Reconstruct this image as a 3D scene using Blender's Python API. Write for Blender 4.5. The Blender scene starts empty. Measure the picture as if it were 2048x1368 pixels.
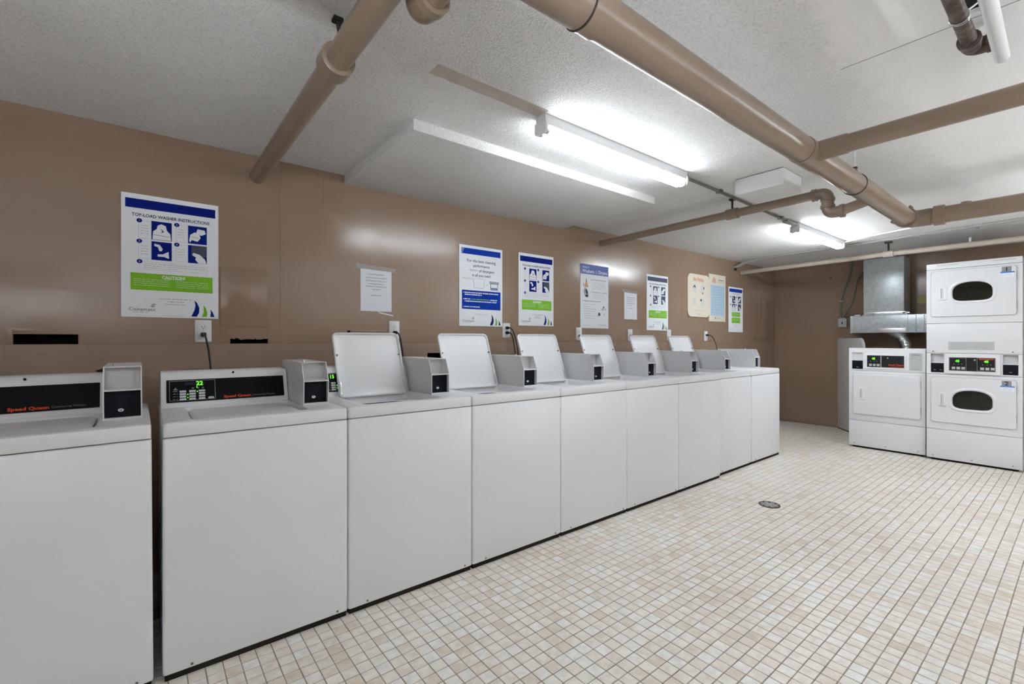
import bpy, bmesh, math, random
from mathutils import Vector, Matrix, Euler
random.seed(7)
R = math.radians
SC = bpy.context.scene
C = SC.collection

# ------------------------------------------------------------------ camera, world, exposure
cam_d = bpy.data.cameras.new('camera'); cam = bpy.data.objects.new('camera', cam_d); C.objects.link(cam)
cam_d.sensor_fit = 'HORIZONTAL'; cam_d.sensor_width = 36.0
FPX, CX, CY, CAMH, YAW = 923.0, 1024.0, 680.0, 1.21, 51.515
cam_d.lens = FPX / 2048 * 36.0
cam_d.shift_y = -(684 - CY) / 2048
cam_d.clip_start = 0.02; cam_d.clip_end = 60
cam.location = (0, 0, CAMH)
cam.rotation_euler = (R(90), 0, -R(90 - YAW))
SC.camera = cam
world = bpy.data.worlds.new('world'); SC.world = world
world.use_nodes = True
world.node_tree.nodes['Background'].inputs[0].default_value = (0.9, 0.95, 1, 1)
world.node_tree.nodes['Background'].inputs[1].default_value = 0.05
SC.view_settings.view_transform = 'Standard'
SC.view_settings.look = 'None'
SC.view_settings.gamma = 1.0
SC.view_settings.use_curve_mapping = False
SC.view_settings.exposure = 0.29
TUBE_STRENGTH = 38.0
LONG_FILL = 104.0
MID_FILL = 51.0
FAR_STRENGTH = 84.0

# ------------------------------------------------------------------ main dimensions (metres)
WY = 3.02          # washer wall
FX = 7.53          # far wall behind the dryers
XL, YR = -2.2, -2.7
CZ = 2.278         # ceiling
WFY = 2.033        # washer fronts

# ------------------------------------------------------------------ materials
MATS = {}
def mat(name, col, rough=0.5, metal=0.0, spec=0.5, bump=None, vary=None, coat=0.0, emit=None, trans=0.0):
    m = bpy.data.materials.new(name); m.use_nodes = True
    nt = m.node_tree; b = nt.nodes['Principled BSDF']
    b.inputs['Base Color'].default_value = (*col, 1)
    b.inputs['Roughness'].default_value = rough
    b.inputs['Metallic'].default_value = metal
    b.inputs['Specular IOR Level'].default_value = spec
    b.inputs['Coat Weight'].default_value = coat
    if coat: b.inputs['Coat Roughness'].default_value = 0.12
    if trans: b.inputs['Transmission Weight'].default_value = trans
    if emit:
        b.inputs['Emission Color'].default_value = (*emit[0], 1)
        b.inputs['Emission Strength'].default_value = emit[1]
    if bump or vary:
        tc = nt.nodes.new('ShaderNodeNewGeometry')
    if vary:   # (scale, second colour, detail)
        n = nt.nodes.new('ShaderNodeTexNoise'); n.inputs['Scale'].default_value = vary[0]
        n.inputs['Detail'].default_value = vary[2] if len(vary) > 2 else 4
        nt.links.new(tc.outputs['Position'], n.inputs['Vector'])
        rmp = nt.nodes.new('ShaderNodeValToRGB')
        rmp.color_ramp.elements[0].position = 0.35; rmp.color_ramp.elements[1].position = 0.68
        rmp.color_ramp.elements[0].color = (*col, 1); rmp.color_ramp.elements[1].color = (*vary[1], 1)
        nt.links.new(n.outputs['Fac'], rmp.inputs['Fac']); nt.links.new(rmp.outputs['Color'], b.inputs['Base Color'])
    if bump:   # (scale, strength, distance)
        n2 = nt.nodes.new('ShaderNodeTexNoise'); n2.inputs['Scale'].default_value = bump[0]
        n2.inputs['Detail'].default_value = 3
        nt.links.new(tc.outputs['Position'], n2.inputs['Vector'])
        bp = nt.nodes.new('ShaderNodeBump'); bp.inputs['Strength'].default_value = bump[1]
        bp.inputs['Distance'].default_value = bump[2]
        nt.links.new(n2.outputs['Fac'], bp.inputs['Height']); nt.links.new(bp.outputs['Normal'], b.inputs['Normal'])
    MATS[name] = m
    return m

mat('enamel', (0.74, 0.745, 0.755), 0.31, spec=0.5, bump=(320, 0.06, 0.0006))
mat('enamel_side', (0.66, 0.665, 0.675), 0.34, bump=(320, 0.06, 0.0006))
mat('plastic_white', (0.77, 0.775, 0.79), 0.35)
mat('niche_grey', (0.62, 0.63, 0.63), 0.5)
mat('black_panel', (0.006, 0.006, 0.007), 0.55, spec=0.06, bump=(900, 0.15, 0.0004))
mat('dark_panel', (0.018, 0.018, 0.02), 0.4, spec=0.12)
mat('black_plastic', (0.007, 0.008, 0.012), 0.5, spec=0.1)
mat('black_rubber', (0.01, 0.01, 0.01), 0.6)
mat('base_dark', (0.02, 0.017, 0.012), 0.9, spec=0.1)
mat('void', (0.004, 0.004, 0.004), 1.0)
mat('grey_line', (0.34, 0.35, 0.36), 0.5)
mat('button', (0.52, 0.54, 0.55), 0.4)
mat('button_green', (0.42, 0.56, 0.5), 0.4)
mat('letter_red', (0.62, 0.065, 0.02), 0.65, spec=0.15)
mat('letter_grey', (0.2, 0.205, 0.2), 0.65, spec=0.15)
mat('letter_white', (0.78, 0.8, 0.82), 0.65, spec=0.15)
mat('letter_black', (0.03, 0.03, 0.035), 0.65, spec=0.15)
mat('led_green', (0.05, 0.4, 0.02), 0.5, emit=((0.16, 1.0, 0.02), 1.3))
mat('led_lime', (0.2, 0.4, 0.02), 0.5, emit=((0.45, 0.9, 0.02), 0.9))
mat('steel', (0.6, 0.61, 0.62), 0.28, metal=1.0)
mat('drum_steel', (0.42, 0.42, 0.40), 0.36, metal=1.0, vary=(40, (0.3, 0.3, 0.28)))
mat('dark_metal', (0.05, 0.045, 0.04), 0.5, metal=0.7)
mat('screw', (0.2, 0.19, 0.17), 0.5, metal=0.6)
mat('galvanised', (0.52, 0.58, 0.60), 0.34, metal=0.45, vary=(26, (0.66, 0.72, 0.74), 6), bump=(9, 0.25, 0.006))
mat('foil', (0.72, 0.73, 0.74), 0.22, metal=1.0, bump=(120, 0.9, 0.003))
mat('pipe_paint', (0.232, 0.170, 0.122), 0.30, spec=0.5, bump=(60, 0.10, 0.001), vary=(7, (0.255, 0.190, 0.138)))
mat('pipe_pale', (0.47, 0.40, 0.335), 0.4, vary=(12, (0.52, 0.45, 0.385)))
mat('paint_white', (0.72, 0.725, 0.72), 0.55)
mat('fixture_white', (0.78, 0.79, 0.80), 0.4)
mat('tube_glow', (1, 1, 1), 0.4, emit=((0.86, 0.93, 1.0), TUBE_STRENGTH))
mat('fill_glow_long', (1, 1, 1), 0.4, emit=((0.86, 0.93, 1.0), LONG_FILL))
mat('fill_glow_mid', (1, 1, 1), 0.4, emit=((0.86, 0.93, 1.0), MID_FILL))
mat('tube_glow_far', (1, 1, 1), 0.4, emit=((0.86, 0.93, 1.0), FAR_STRENGTH))
mat('rust', (0.040, 0.025, 0.017), 0.7, vary=(46, (0.16, 0.12, 0.10), 6), bump=(120, 0.6, 0.002))
mat('board_white', (0.86, 0.89, 0.93), 0.5, spec=0.3)
mat('paper', (0.74, 0.765, 0.81), 0.45, bump=(9, 0.2, 0.004))
mat('cream_board', (0.70, 0.645, 0.53), 0.5)
mat('print_blue', (0.004, 0.014, 0.19), 0.65, spec=0.06)
mat('print_royal', (0.006, 0.04, 0.34), 0.65, spec=0.06)
mat('print_navy', (0.012, 0.02, 0.10), 0.65, spec=0.06)
mat('print_slate', (0.07, 0.08, 0.12), 0.65, spec=0.15)
mat('print_green', (0.20, 0.47, 0.03), 0.65, spec=0.06)
mat('print_lilac', (0.17, 0.215, 0.50), 0.65, spec=0.15)
mat('print_sky', (0.40, 0.53, 0.63), 0.65, spec=0.15)
mat('print_sky_dark', (0.30, 0.42, 0.52), 0.65, spec=0.15)
mat('print_pink', (0.60, 0.36, 0.28), 0.65, spec=0.15)
mat('print_orange', (0.62, 0.13, 0.03), 0.65, spec=0.15)
mat('print_grey', (0.42, 0.445, 0.48), 0.65, spec=0.15)
mat('print_faint', (0.58, 0.60, 0.63), 0.65, spec=0.15)
mat('print_dark', (0.05, 0.05, 0.05), 0.65, spec=0.15)
mat('print_white', (0.86, 0.88, 0.91), 0.65, spec=0.15)
mat('tape', (0.30, 0.27, 0.24), 0.18, vary=(60, (0.36, 0.33, 0.31)))
mat('outlet_white', (0.74, 0.74, 0.74), 0.35)
mat('blue_tape', (0.05, 0.22, 0.62), 0.4)
mat('sticker_grey', (0.2, 0.2, 0.21), 0.5, vary=(400, (0.32, 0.32, 0.33)))
mat('label_grey', (0.48, 0.49, 0.49), 0.5)
mat('grout', (0.17, 0.145, 0.12), 0.9, vary=(14, (0.26, 0.225, 0.19)))
mat('drain_metal', (0.33, 0.33, 0.32), 0.4, metal=0.8)
mat('yellow_label', (0.42, 0.36, 0.13), 0.6)
mat('bare_ceiling', (0.47, 0.42, 0.375), 0.8, vary=(18, (0.53, 0.485, 0.44)), bump=(90, 0.4, 0.002))
mat('cable_grey', (0.2, 0.18, 0.16), 0.5)
mat('conduit_grey', (0.42, 0.42, 0.41), 0.4, metal=0.3)
mat('conduit_dark', (0.19, 0.175, 0.16), 0.5)
g = mat('window_glass', (0.55, 0.58, 0.56), 0.03, trans=1.0)
g.node_tree.nodes['Principled BSDF'].inputs['IOR'].default_value = 1.45

def wall_material(name, base, alt, rough, grain):
    m = bpy.data.materials.new(name); m.use_nodes = True; nt = m.node_tree; b = nt.nodes['Principled BSDF']
    N = nt.nodes.new; L = nt.links.new
    geo = N('ShaderNodeNewGeometry')
    n1 = N('ShaderNodeTexNoise'); n1.inputs['Scale'].default_value = 1.7; n1.inputs['Detail'].default_value = 5
    L(geo.outputs['Position'], n1.inputs['Vector'])
    rp = N('ShaderNodeValToRGB'); rp.color_ramp.elements[0].position = 0.3; rp.color_ramp.elements[1].position = 0.7
    rp.color_ramp.elements[0].color = (*base, 1); rp.color_ramp.elements[1].color = (*alt, 1)
    L(n1.outputs['Fac'], rp.inputs['Fac'])
    # scattered scuffs
    n3 = N('ShaderNodeTexNoise'); n3.inputs['Scale'].default_value = 23; n3.inputs['Detail'].default_value = 6; n3.inputs['Roughness'].default_value = 0.7
    L(geo.outputs['Position'], n3.inputs['Vector'])
    r3 = N('ShaderNodeValToRGB'); r3.color_ramp.elements[0].position = 0.27; r3.color_ramp.elements[1].position = 0.33
    r3.color_ramp.elements[0].color = (0.72, 0.70, 0.68, 1); r3.color_ramp.elements[1].color = (1, 1, 1, 1)
    L(n3.outputs['Fac'], r3.inputs['Fac'])
    mx = N('ShaderNodeMix'); mx.data_type = 'RGBA'; mx.blend_type = 'MULTIPLY'; mx.inputs['Factor'].default_value = 1
    L(rp.outputs['Color'], mx.inputs['A']); L(r3.outputs['Color'], mx.inputs['B'])
    L(mx.outputs['Result'], b.inputs['Base Color'])
    nr = N('ShaderNodeTexNoise'); nr.inputs['Scale'].default_value = 2.2; nr.inputs['Detail'].default_value = 1
    L(geo.outputs['Position'], nr.inputs['Vector'])
    rr_ = N('ShaderNodeMapRange'); rr_.inputs['From Min'].default_value = 0.2; rr_.inputs['From Max'].default_value = 0.8
    rr_.inputs['To Min'].default_value = rough*0.9; rr_.inputs['To Max'].default_value = rough*1.7
    L(nr.outputs['Fac'], rr_.inputs['Value']); L(rr_.outputs['Result'], b.inputs['Roughness'])
    # roller stipple, plus horizontal grain on the plywood
    n2 = N('ShaderNodeTexNoise'); n2.inputs['Scale'].default_value = 210; n2.inputs['Detail'].default_value = 2
    L(geo.outputs['Position'], n2.inputs['Vector'])
    bp = N('ShaderNodeBump'); bp.inputs['Strength'].default_value = 0.14; bp.inputs['Distance'].default_value = 0.0010
    L(n2.outputs['Fac'], bp.inputs['Height'])
    last = bp
    if grain:
        mp = N('ShaderNodeMapping'); mp.inputs['Scale'].default_value = (4, 4, 130)
        L(geo.outputs['Position'], mp.inputs['Vector'])
        n4 = N('ShaderNodeTexNoise'); n4.inputs['Scale'].default_value = 1.0; n4.inputs['Detail'].default_value = 3
        L(mp.outputs['Vector'], n4.inputs['Vector'])
        b4 = N('ShaderNodeBump'); b4.inputs['Strength'].default_value = 0.30; b4.inputs['Distance'].default_value = 0.002
        L(n4.outputs['Fac'], b4.inputs['Height']); L(bp.outputs['Normal'], b4.inputs['Normal']); last = b4
    else:
        n5 = N('ShaderNodeTexNoise'); n5.inputs['Scale'].default_value = 5; n5.inputs['Detail'].default_value = 2
        L(geo.outputs['Position'], n5.inputs['Vector'])
        b5 = N('ShaderNodeBump'); b5.inputs['Strength'].default_value = 0.12; b5.inputs['Distance'].default_value = 0.02
        L(n5.outputs['Fac'], b5.inputs['Height']); L(bp.outputs['Normal'], b5.inputs['Normal']); last = b5
    L(last.outputs['Normal'], b.inputs['Normal'])
    MATS[name] = m
wall_material('wall_paint', (0.258, 0.177, 0.121), (0.281, 0.195, 0.136), 0.15, False)
wall_material('wall_ply', (0.252, 0.172, 0.118), (0.276, 0.191, 0.134), 0.30, True)

def ceiling_material():
    m = bpy.data.materials.new('ceiling_stipple'); m.use_nodes = True; nt = m.node_tree; b = nt.nodes['Principled BSDF']
    N = nt.nodes.new; L = nt.links.new
    geo = N('ShaderNodeNewGeometry')
    n1 = N('ShaderNodeTexNoise'); n1.inputs['Scale'].default_value = 2.2; n1.inputs['Detail'].default_value = 5
    L(geo.outputs['Position'], n1.inputs['Vector'])
    rp = N('ShaderNodeValToRGB'); rp.color_ramp.elements[0].position = 0.3; rp.color_ramp.elements[1].position = 0.7
    rp.color_ramp.elements[0].color = (0.85, 0.845, 0.83, 1); rp.color_ramp.elements[1].color = (0.91, 0.905, 0.89, 1)
    L(n1.outputs['Fac'], rp.inputs['Fac'])
    b.inputs['Roughness'].default_value = 0.75
    n2 = N('ShaderNodeTexNoise'); n2.inputs['Scale'].default_value = 120; n2.inputs['Detail'].default_value = 4; n2.inputs['Roughness'].default_value = 0.62
    L(geo.outputs['Position'], n2.inputs['Vector'])
    pit = N('ShaderNodeValToRGB'); pit.color_ramp.elements[0].position = 0.34; pit.color_ramp.elements[1].position = 0.50
    pit.color_ramp.elements[0].color = (0.80, 0.79, 0.77, 1); pit.color_ramp.elements[1].color = (1, 1, 1, 1)
    L(n2.outputs['Fac'], pit.inputs['Fac'])
    mxc = N('ShaderNodeMix'); mxc.data_type = 'RGBA'; mxc.blend_type = 'MULTIPLY'; L(rp.outputs['Color'], mxc.inputs['A']); L(pit.outputs['Color'], mxc.inputs['B']); L(mxc.outputs['Result'], b.inputs['Base Color'])
    # the coat is coarse over the washers and trowelled smooth beyond the big pipe
    sep = N('ShaderNodeSeparateXYZ'); L(geo.outputs['Position'], sep.inputs['Vector'])
    n3 = N('ShaderNodeTexNoise'); n3.inputs['Scale'].default_value = 5
    L(geo.outputs['Position'], n3.inputs['Vector'])
    ad = N('ShaderNodeMath'); ad.operation = 'MULTIPLY_ADD'; ad.inputs[1].default_value = 0.35
    L(n3.outputs['Fac'], ad.inputs[0]); L(sep.outputs['Y'], ad.inputs[2])
    mr = N('ShaderNodeMapRange'); mr.inputs['From Min'].default_value = 0.68; mr.inputs['From Max'].default_value = 0.76
    mr.inputs['To Min'].default_value = 0.15; mr.inputs['To Max'].default_value = 0.85
    L(ad.outputs[0], mr.inputs['Value'])
    bp = N('ShaderNodeBump'); bp.inputs['Distance'].default_value = 0.011
    L(mr.outputs['Result'], bp.inputs['Strength']); L(mr.outputs['Result'], mxc.inputs['Factor'])
    L(n2.outputs['Fac'], bp.inputs['Height']); L(bp.outputs['Normal'], b.inputs['Normal'])
    MATS['ceiling_stipple'] = m
ceiling_material()

TP = 0.0546; TX0, TY0 = 0.337, 1.817       # tile pitch and phase
def tile_material():
    m = bpy.data.materials.new('tile_glaze'); m.use_nodes = True; nt = m.node_tree; b = nt.nodes['Principled BSDF']
    N = nt.nodes.new; L = nt.links.new
    geo = N('ShaderNodeNewGeometry')
    sub = N('ShaderNodeVectorMath'); sub.operation = 'SUBTRACT'; sub.inputs[1].default_value = (TX0, TY0, 0)
    L(geo.outputs['Position'], sub.inputs[0])
    div = N('ShaderNodeVectorMath'); div.operation = 'DIVIDE'; div.inputs[1].default_value = (TP, TP, 1)
    L(sub.outputs[0], div.inputs[0])
    flo = N('ShaderNodeVectorMath'); flo.operation = 'FLOOR'; L(div.outputs[0], flo.inputs[0])
    mz = N('ShaderNodeVectorMath'); mz.operation = 'MULTIPLY'; mz.inputs[1].default_value = (1, 1, 0); L(flo.outputs[0], mz.inputs[0])
    wn = N('ShaderNodeTexWhiteNoise'); wn.noise_dimensions = '3D'; L(mz.outputs[0], wn.inputs['Vector'])
    rp = N('ShaderNodeValToRGB'); rp.color_ramp.interpolation = 'LINEAR'
    el = rp.color_ramp.elements
    el[0].position = 0.0; el[0].color = (0.66, 0.585, 0.49, 1)
    el[1].position = 1.0; el[1].color = (0.80, 0.795, 0.775, 1)
    for p, c in ((0.08, (0.71, 0.635, 0.555)), (0.25, (0.745, 0.685, 0.61)), (0.45, (0.775, 0.715, 0.665)), (0.65, (0.765, 0.735, 0.665)), (0.85, (0.79, 0.765, 0.72))):
        e = el.new(p); e.color = (*c, 1)
    L(wn.outputs['Value'], rp.inputs['Fac'])
    # cloudy veins, offset per tile
    ofs = N('ShaderNodeVectorMath'); ofs.operation = 'MULTIPLY_ADD'; ofs.inputs[1].default_value = (37, 37, 37)
    L(wn.outputs['Color'], ofs.inputs[0]); L(geo.outputs['Position'], ofs.inputs[2])
    ns = N('ShaderNodeTexNoise'); ns.inputs['Scale'].default_value = 26; ns.inputs['Detail'].default_value = 4
    L(ofs.outputs[0], ns.inputs['Vector'])
    r2 = N('ShaderNodeValToRGB'); r2.color_ramp.elements[0].position = 0.32; r2.color_ramp.elements[1].position = 0.62
    r2.color_ramp.elements[0].color = (0.86, 0.83, 0.79, 1); r2.color_ramp.elements[1].color = (1.03, 1.03, 1.03, 1)
    L(ns.outputs['Fac'], r2.inputs['Fac'])
    mx = N('ShaderNodeMix'); mx.data_type = 'RGBA'; mx.blend_type = 'MULTIPLY'; mx.inputs['Factor'].default_value = 1
    L(rp.outputs['Color'], mx.inputs['A']); L(r2.outputs['Color'], mx.inputs['B'])
    # broad traffic soiling
    n5 = N('ShaderNodeTexNoise'); n5.inputs['Scale'].default_value = 1.3; n5.inputs['Detail'].default_value = 4
    L(geo.outputs['Position'], n5.inputs['Vector'])
    r5 = N('ShaderNodeValToRGB'); r5.color_ramp.elements[0].position = 0.3; r5.color_ramp.elements[1].position = 0.6
    r5.color_ramp.elements[0].color = (0.90, 0.885, 0.86, 1); r5.color_ramp.elements[1].color = (1, 1, 1, 1)
    L(n5.outputs['Fac'], r5.inputs['Fac'])
    m2 = N('ShaderNodeMix'); m2.data_type = 'RGBA'; m2.blend_type = 'MULTIPLY'; m2.inputs['Factor'].default_value = 1
    L(mx.outputs['Result'], m2.inputs['A']); L(r5.outputs['Color'], m2.inputs['B'])
    L(m2.outputs['Result'], b.inputs['Base Color'])
    b.inputs['Roughness'].default_value = 0.42
    MATS['tile_glaze'] = m
tile_material()

# ------------------------------------------------------------------ mesh helpers
class MB:
    def __init__(s): s.v = []; s.f = []; s.mi = []; s.cur = 0
    def add(s, vs, fs):
        o = len(s.v); s.v += [tuple(p) for p in vs]
        for q in fs: s.f.append([o + i for i in q]); s.mi.append(s.cur)
        return s
    def box(s, x0, x1, y0, y1, z0, z1):
        return s.add([(x0,y0,z0),(x1,y0,z0),(x1,y1,z0),(x0,y1,z0),(x0,y0,z1),(x1,y0,z1),(x1,y1,z1),(x0,y1,z1)],
                     [(0,3,2,1),(4,5,6,7),(0,1,5,4),(1,2,6,5),(2,3,7,6),(3,0,4,7)])
    def loft(s, loops, cap0=True, cap1=True):
        n = len(loops[0]); vs = [p for l in loops for p in l]; fs = []
        for k in range(len(loops) - 1):
            for i in range(n):
                j = (i + 1) % n
                fs.append((k*n+i, k*n+j, (k+1)*n+j, (k+1)*n+i))
        if cap0: fs.append(tuple(reversed(range(n))))
        if cap1: fs.append(tuple(range((len(loops)-1)*n, len(loops)*n)))
        return s.add(vs, fs)
    def prism(s, poly, a, b, axis='x'):
        """poly of 2-D points extruded along an axis: x -> (y,z), y -> (x,z), z -> (x,y)"""
        def P(p, t):
            return (t, p[0], p[1]) if axis == 'x' else ((p[0], t, p[1]) if axis == 'y' else (p[0], p[1], t))
        return s.loft([[P(p, a) for p in poly], [P(p, b) for p in poly]])
    def tube(s, path, r, n=16, caps=True):
        path = [Vector(p) for p in path]; loops = []; up = None
        for i, p in enumerate(path):
            if i == 0: t = path[1] - p
            elif i == len(path) - 1: t = p - path[i-1]
            else: t = (path[i+1] - p).normalized() + (p - path[i-1]).normalized()
            t.normalize()
            if up is None:
                up = Vector((0, 0, 1)) if abs(t.z) < 0.9 else Vector((1, 0, 0))
            a = t.cross(up); a.normalize(); up = a.cross(t); up.normalize()
            rr = r[i] if isinstance(r, (list, tuple)) else r
            loops.append([tuple(p + a * math.cos(2*math.pi*k/n) * rr + up * math.sin(2*math.pi*k/n) * rr) for k in range(n)])
        return s.loft(loops, caps, caps)
    def torus(s, c, axis, R0, r, n=28, m=8):
        q = Vector(axis).to_track_quat('Z', 'Y'); vs = []; fs = []
        for i in range(n):
            a = 2*math.pi*i/n
            for k in range(m):
                b = 2*math.pi*k/m
                vs.append(tuple(Vector(c) + q @ Vector(((R0 + r*math.cos(b))*math.cos(a), (R0 + r*math.cos(b))*math.sin(a), r*math.sin(b)))))
        for i in range(n):
            for k in range(m):
                fs.append((i*m+k, ((i+1) % n)*m+k, ((i+1) % n)*m+(k+1) % m, i*m+(k+1) % m))
        return s.add(vs, fs)
    def build(s, name, m, parent=None, bevel=0, seg=2, sharp=35, loc=None, rot=None):
        me = bpy.data.meshes.new(name); me.from_pydata(s.v, [], s.f)
        ms = m if isinstance(m, (list, tuple)) else [m]
        for k in ms: me.materials.append(MATS[k])
        if len(ms) > 1: me.polygons.foreach_set('material_index', s.mi)
        bm = bmesh.new(); bm.from_mesh(me)
        if bevel:
            bm.normal_update()
            ed = [e for e in bm.edges if len(e.link_faces) == 2 and e.calc_face_angle(0) > 0.6]
            bmesh.ops.bevel(bm, geom=ed, offset=bevel, segments=seg, profile=0.6, affect='EDGES', clamp_overlap=True)
        bmesh.ops.recalc_face_normals(bm, faces=bm.faces) if not getattr(s, 'keep', False) else None
        bm.to_mesh(me); bm.free()
        me.polygons.foreach_set('use_smooth', [True] * len(me.polygons))
        me.set_sharp_from_angle(angle=R(sharp))
        o = bpy.data.objects.new(name, me); C.objects.link(o)
        if parent is not None: o.parent = parent
        if loc is not None: o.location = loc
        if rot is not None: o.rotation_euler = rot
        return o

def rrect(x0, x1, y0, y1, r, z=None, n=6):
    pts = []
    for cx, cy, a0 in ((x1-r, y1-r, 0), (x0+r, y1-r, 90), (x0+r, y0+r, 180), (x1-r, y0+r, 270)):
        for k in range(n + 1):
            a = R(a0 + 90*k/n); p = (cx + r*math.cos(a), cy + r*math.sin(a))
            pts.append(p if z is None else (*p, z))
    return pts
def bend(pts, rad, n=7):
    """polyline with rounded corners"""
    pts = [Vector(p) for p in pts]; out = [pts[0]]
    for i in range(1, len(pts) - 1):
        a = (pts[i-1] - pts[i]).normalized(); b = (pts[i+1] - pts[i]).normalized()
        ang = a.angle(b); d = rad / math.tan(ang / 2)
        p0 = pts[i] + a*d; p1 = pts[i] + b*d
        for k in range(n + 1):
            t = k / n
            out.append((1-t)**2*p0 + 2*t*(1-t)*pts[i] + t*t*p1)
    out.append(pts[-1]); return out
def smooth_path(pts, n=8):
    pts = [Vector(p) for p in pts]; P = [pts[0]] + pts + [pts[-1]]; out = []
    for i in range(1, len(P) - 2):
        for k in range(n):
            t = k / n; a, b, c, d = P[i-1], P[i], P[i+1], P[i+2]
            out.append(0.5*((2*b) + (c-a)*t + (2*a-5*b+4*c-d)*t*t + (3*b-a-3*c+d)*t**3))
    out.append(pts[-1]); return out

def tag(o, label, cat, group=None, kind=None):
    o['label'] = label
    if cat: o['category'] = cat
    if group: o['group'] = group
    if kind: o['kind'] = kind
    return o
def thing(name, label, cat, loc=(0,0,0), rot=(0,0,0), group=None):
    o = bpy.data.objects.new(name, None); C.objects.link(o)
    o.empty_display_size = 0.05; o.location = loc; o.rotation_euler = rot
    return tag(o, label, cat, group)
def copy_tree(o, parent=None):
    c = o.copy(); C.objects.link(c); c.parent = parent
    for ch in list(o.children): copy_tree(ch, c)
    return c

def cellplate(mb, x0, x1, y0, y1, holes=(), depth=0.012, z=0.0, back=False):
    """flat plate in local XY (front at z) with rectangular holes and their reveals"""
    xs = sorted({x0, x1, *[h[0] for h in holes], *[h[1] for h in holes]})
    ys = sorted({y0, y1, *[h[2] for h in holes], *[h[3] for h in holes]})
    xs = [x for x in xs if x0 <= x <= x1]; ys = [y for y in ys if y0 <= y <= y1]
    def solid(i, j):
        if i < 0 or j < 0 or i >= len(xs)-1 or j >= len(ys)-1: return False
        cx, cy = (xs[i]+xs[i+1])/2, (ys[j]+ys[j+1])/2
        return not any(h[0] < cx < h[1] and h[2] < cy < h[3] for h in holes)
    for i in range(len(xs)-1):
        for j in range(len(ys)-1):
            if not solid(i, j): continue
            a, b, c, d = xs[i], xs[i+1], ys[j], ys[j+1]
            mb.add([(a,c,z),(b,c,z),(b,d,z),(a,d,z)], [(0,1,2,3)])
            mb.add([(a,c,z-depth),(b,c,z-depth),(b,d,z-depth),(a,d,z-depth)], [(3,2,1,0)])
            if not solid(i-1, j): mb.add([(a,c,z),(a,d,z),(a,d,z-depth),(a,c,z-depth)], [(0,1,2,3)])
            if not solid(i+1, j): mb.add([(b,c,z),(b,c,z-depth),(b,d,z-depth),(b,d,z)], [(0,1,2,3)])
            if not solid(i, j-1): mb.add([(a,c,z),(a,c,z-depth),(b,c,z-depth),(b,c,z)], [(0,1,2,3)])
            if not solid(i, j+1): mb.add([(a,d,z),(b,d,z),(b,d,z-depth),(a,d,z-depth)], [(0,1,2,3)])
    mb.keep = True
    return mb

class Sheet:
    """flat print on a plane: shapes collected by part name, local u right, v up, z towards the viewer"""
    def __init__(s, W, H): s.W, s.H = W, H; s.parts = {}; s.order = []
    def _p(s, name, m, lift):
        if name not in s.parts: s.parts[name] = [MB(), m, lift]; s.order.append(name)
        return s.parts[name][0]
    def st(s, a, t): return (a*s.W, (1-t)*s.H)
    def poly(s, name, m, pts, lift=0.0004):
        mb = s._p(name, m, lift); z = s.parts[name][2]
        mb.add([(p[0], p[1], z) for p in pts], [tuple(range(len(pts)))])
    def rect(s, name, m, a0, t0, a1, t1, lift=0.0004):
        s.poly(name, m, [s.st(a0,t1), s.st(a1,t1), s.st(a1,t0), s.st(a0,t0)], lift)
    def frame(s, name, m, a0, t0, a1, t1, w=0.0008, lift=0.0004):
        (x0, y1), (x1, y0) = s.st(a0, t0), s.st(a1, t1)
        for q in ((x0,y0,x1,y0+w),(x0,y1-w,x1,y1),(x0,y0,x0+w,y1),(x1-w,y0,x1,y1)):
            s.poly(name, m, [(q[0],q[1]),(q[2],q[1]),(q[2],q[3]),(q[0],q[3])], lift)
    def disc(s, name, m, a, t, rx, ry=None, rot=0, lift=0.0004, n=18):
        x, y = s.st(a, t); ry = ry or rx; c, q = math.cos(R(rot)), math.sin(R(rot)); pts = []
        for k in range(n):
            u, v = rx*math.cos(2*math.pi*k/n), ry*math.sin(2*math.pi*k/n)
            pts.append((x + u*c - v*q, y + u*q + v*c))
        s.poly(name, m, pts, lift)
    def stpoly(s, name, m, pts, lift=0.0004): s.poly(name, m, [s.st(*p) for p in pts], lift)
    def lines(s, name, m, a0, a1, t, h=0.0022, lift=0.0006, seed=0, fill=0.86):
        rd = random.Random(seed + int(t*1000)); x = a0
        while x < a1:
            w = rd.uniform(0.012, 0.04) * (0.41 / max(s.W, 0.05)) ** 0.5
            e = min(x + w, a1); hh = h*rd.uniform(0.8, 1.15)
            s.rect(name, m, x, t - hh/s.H/2, e, t + hh/s.H/2, lift)
            x = e + 0.008
            if rd.random() > fill: x += 0.01
    def text(s, name, m, txt, a, t, size, lift=0.0006, align='CENTER', bold=0.0, width=None):
        me = text_mesh(txt, size, align, bold)
        mb = s._p(name, m, lift); z = s.parts[name][2]; x, y = s.st(a, t)
        xs = [v.co.x for v in me.vertices]; k = 1.0
        if width and xs: k = width*s.W / max(1e-6, max(xs) - min(xs))
        mb.add([(x + v.co.x*k, y + v.co.y - size*0.34, z) for v in me.vertices], [tuple(p.vertices) for p in me.polygons])
        bpy.data.meshes.remove(me)
    def pieces(s):
        """one mesh per separate printed piece; lettering and fine print stay whole"""
        for nm in s.order:
            mb, m, _ = s.parts[nm]; mb.keep = True; base = nm.split('#')[0]
            if base in SOLO and len(mb.f) > 1:
                for q in mb.f:
                    n = MB(); n.keep = True; n.add([mb.v[i] for i in q], [tuple(range(len(q)))]); yield base, m, n
            else: yield base, m, mb
    def emit(s, parent):
        for base, m, mb in s.pieces():
            o = mb.build(base, m, parent)
            if base.endswith('_print'): o['kind'] = 'stuff'

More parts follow.
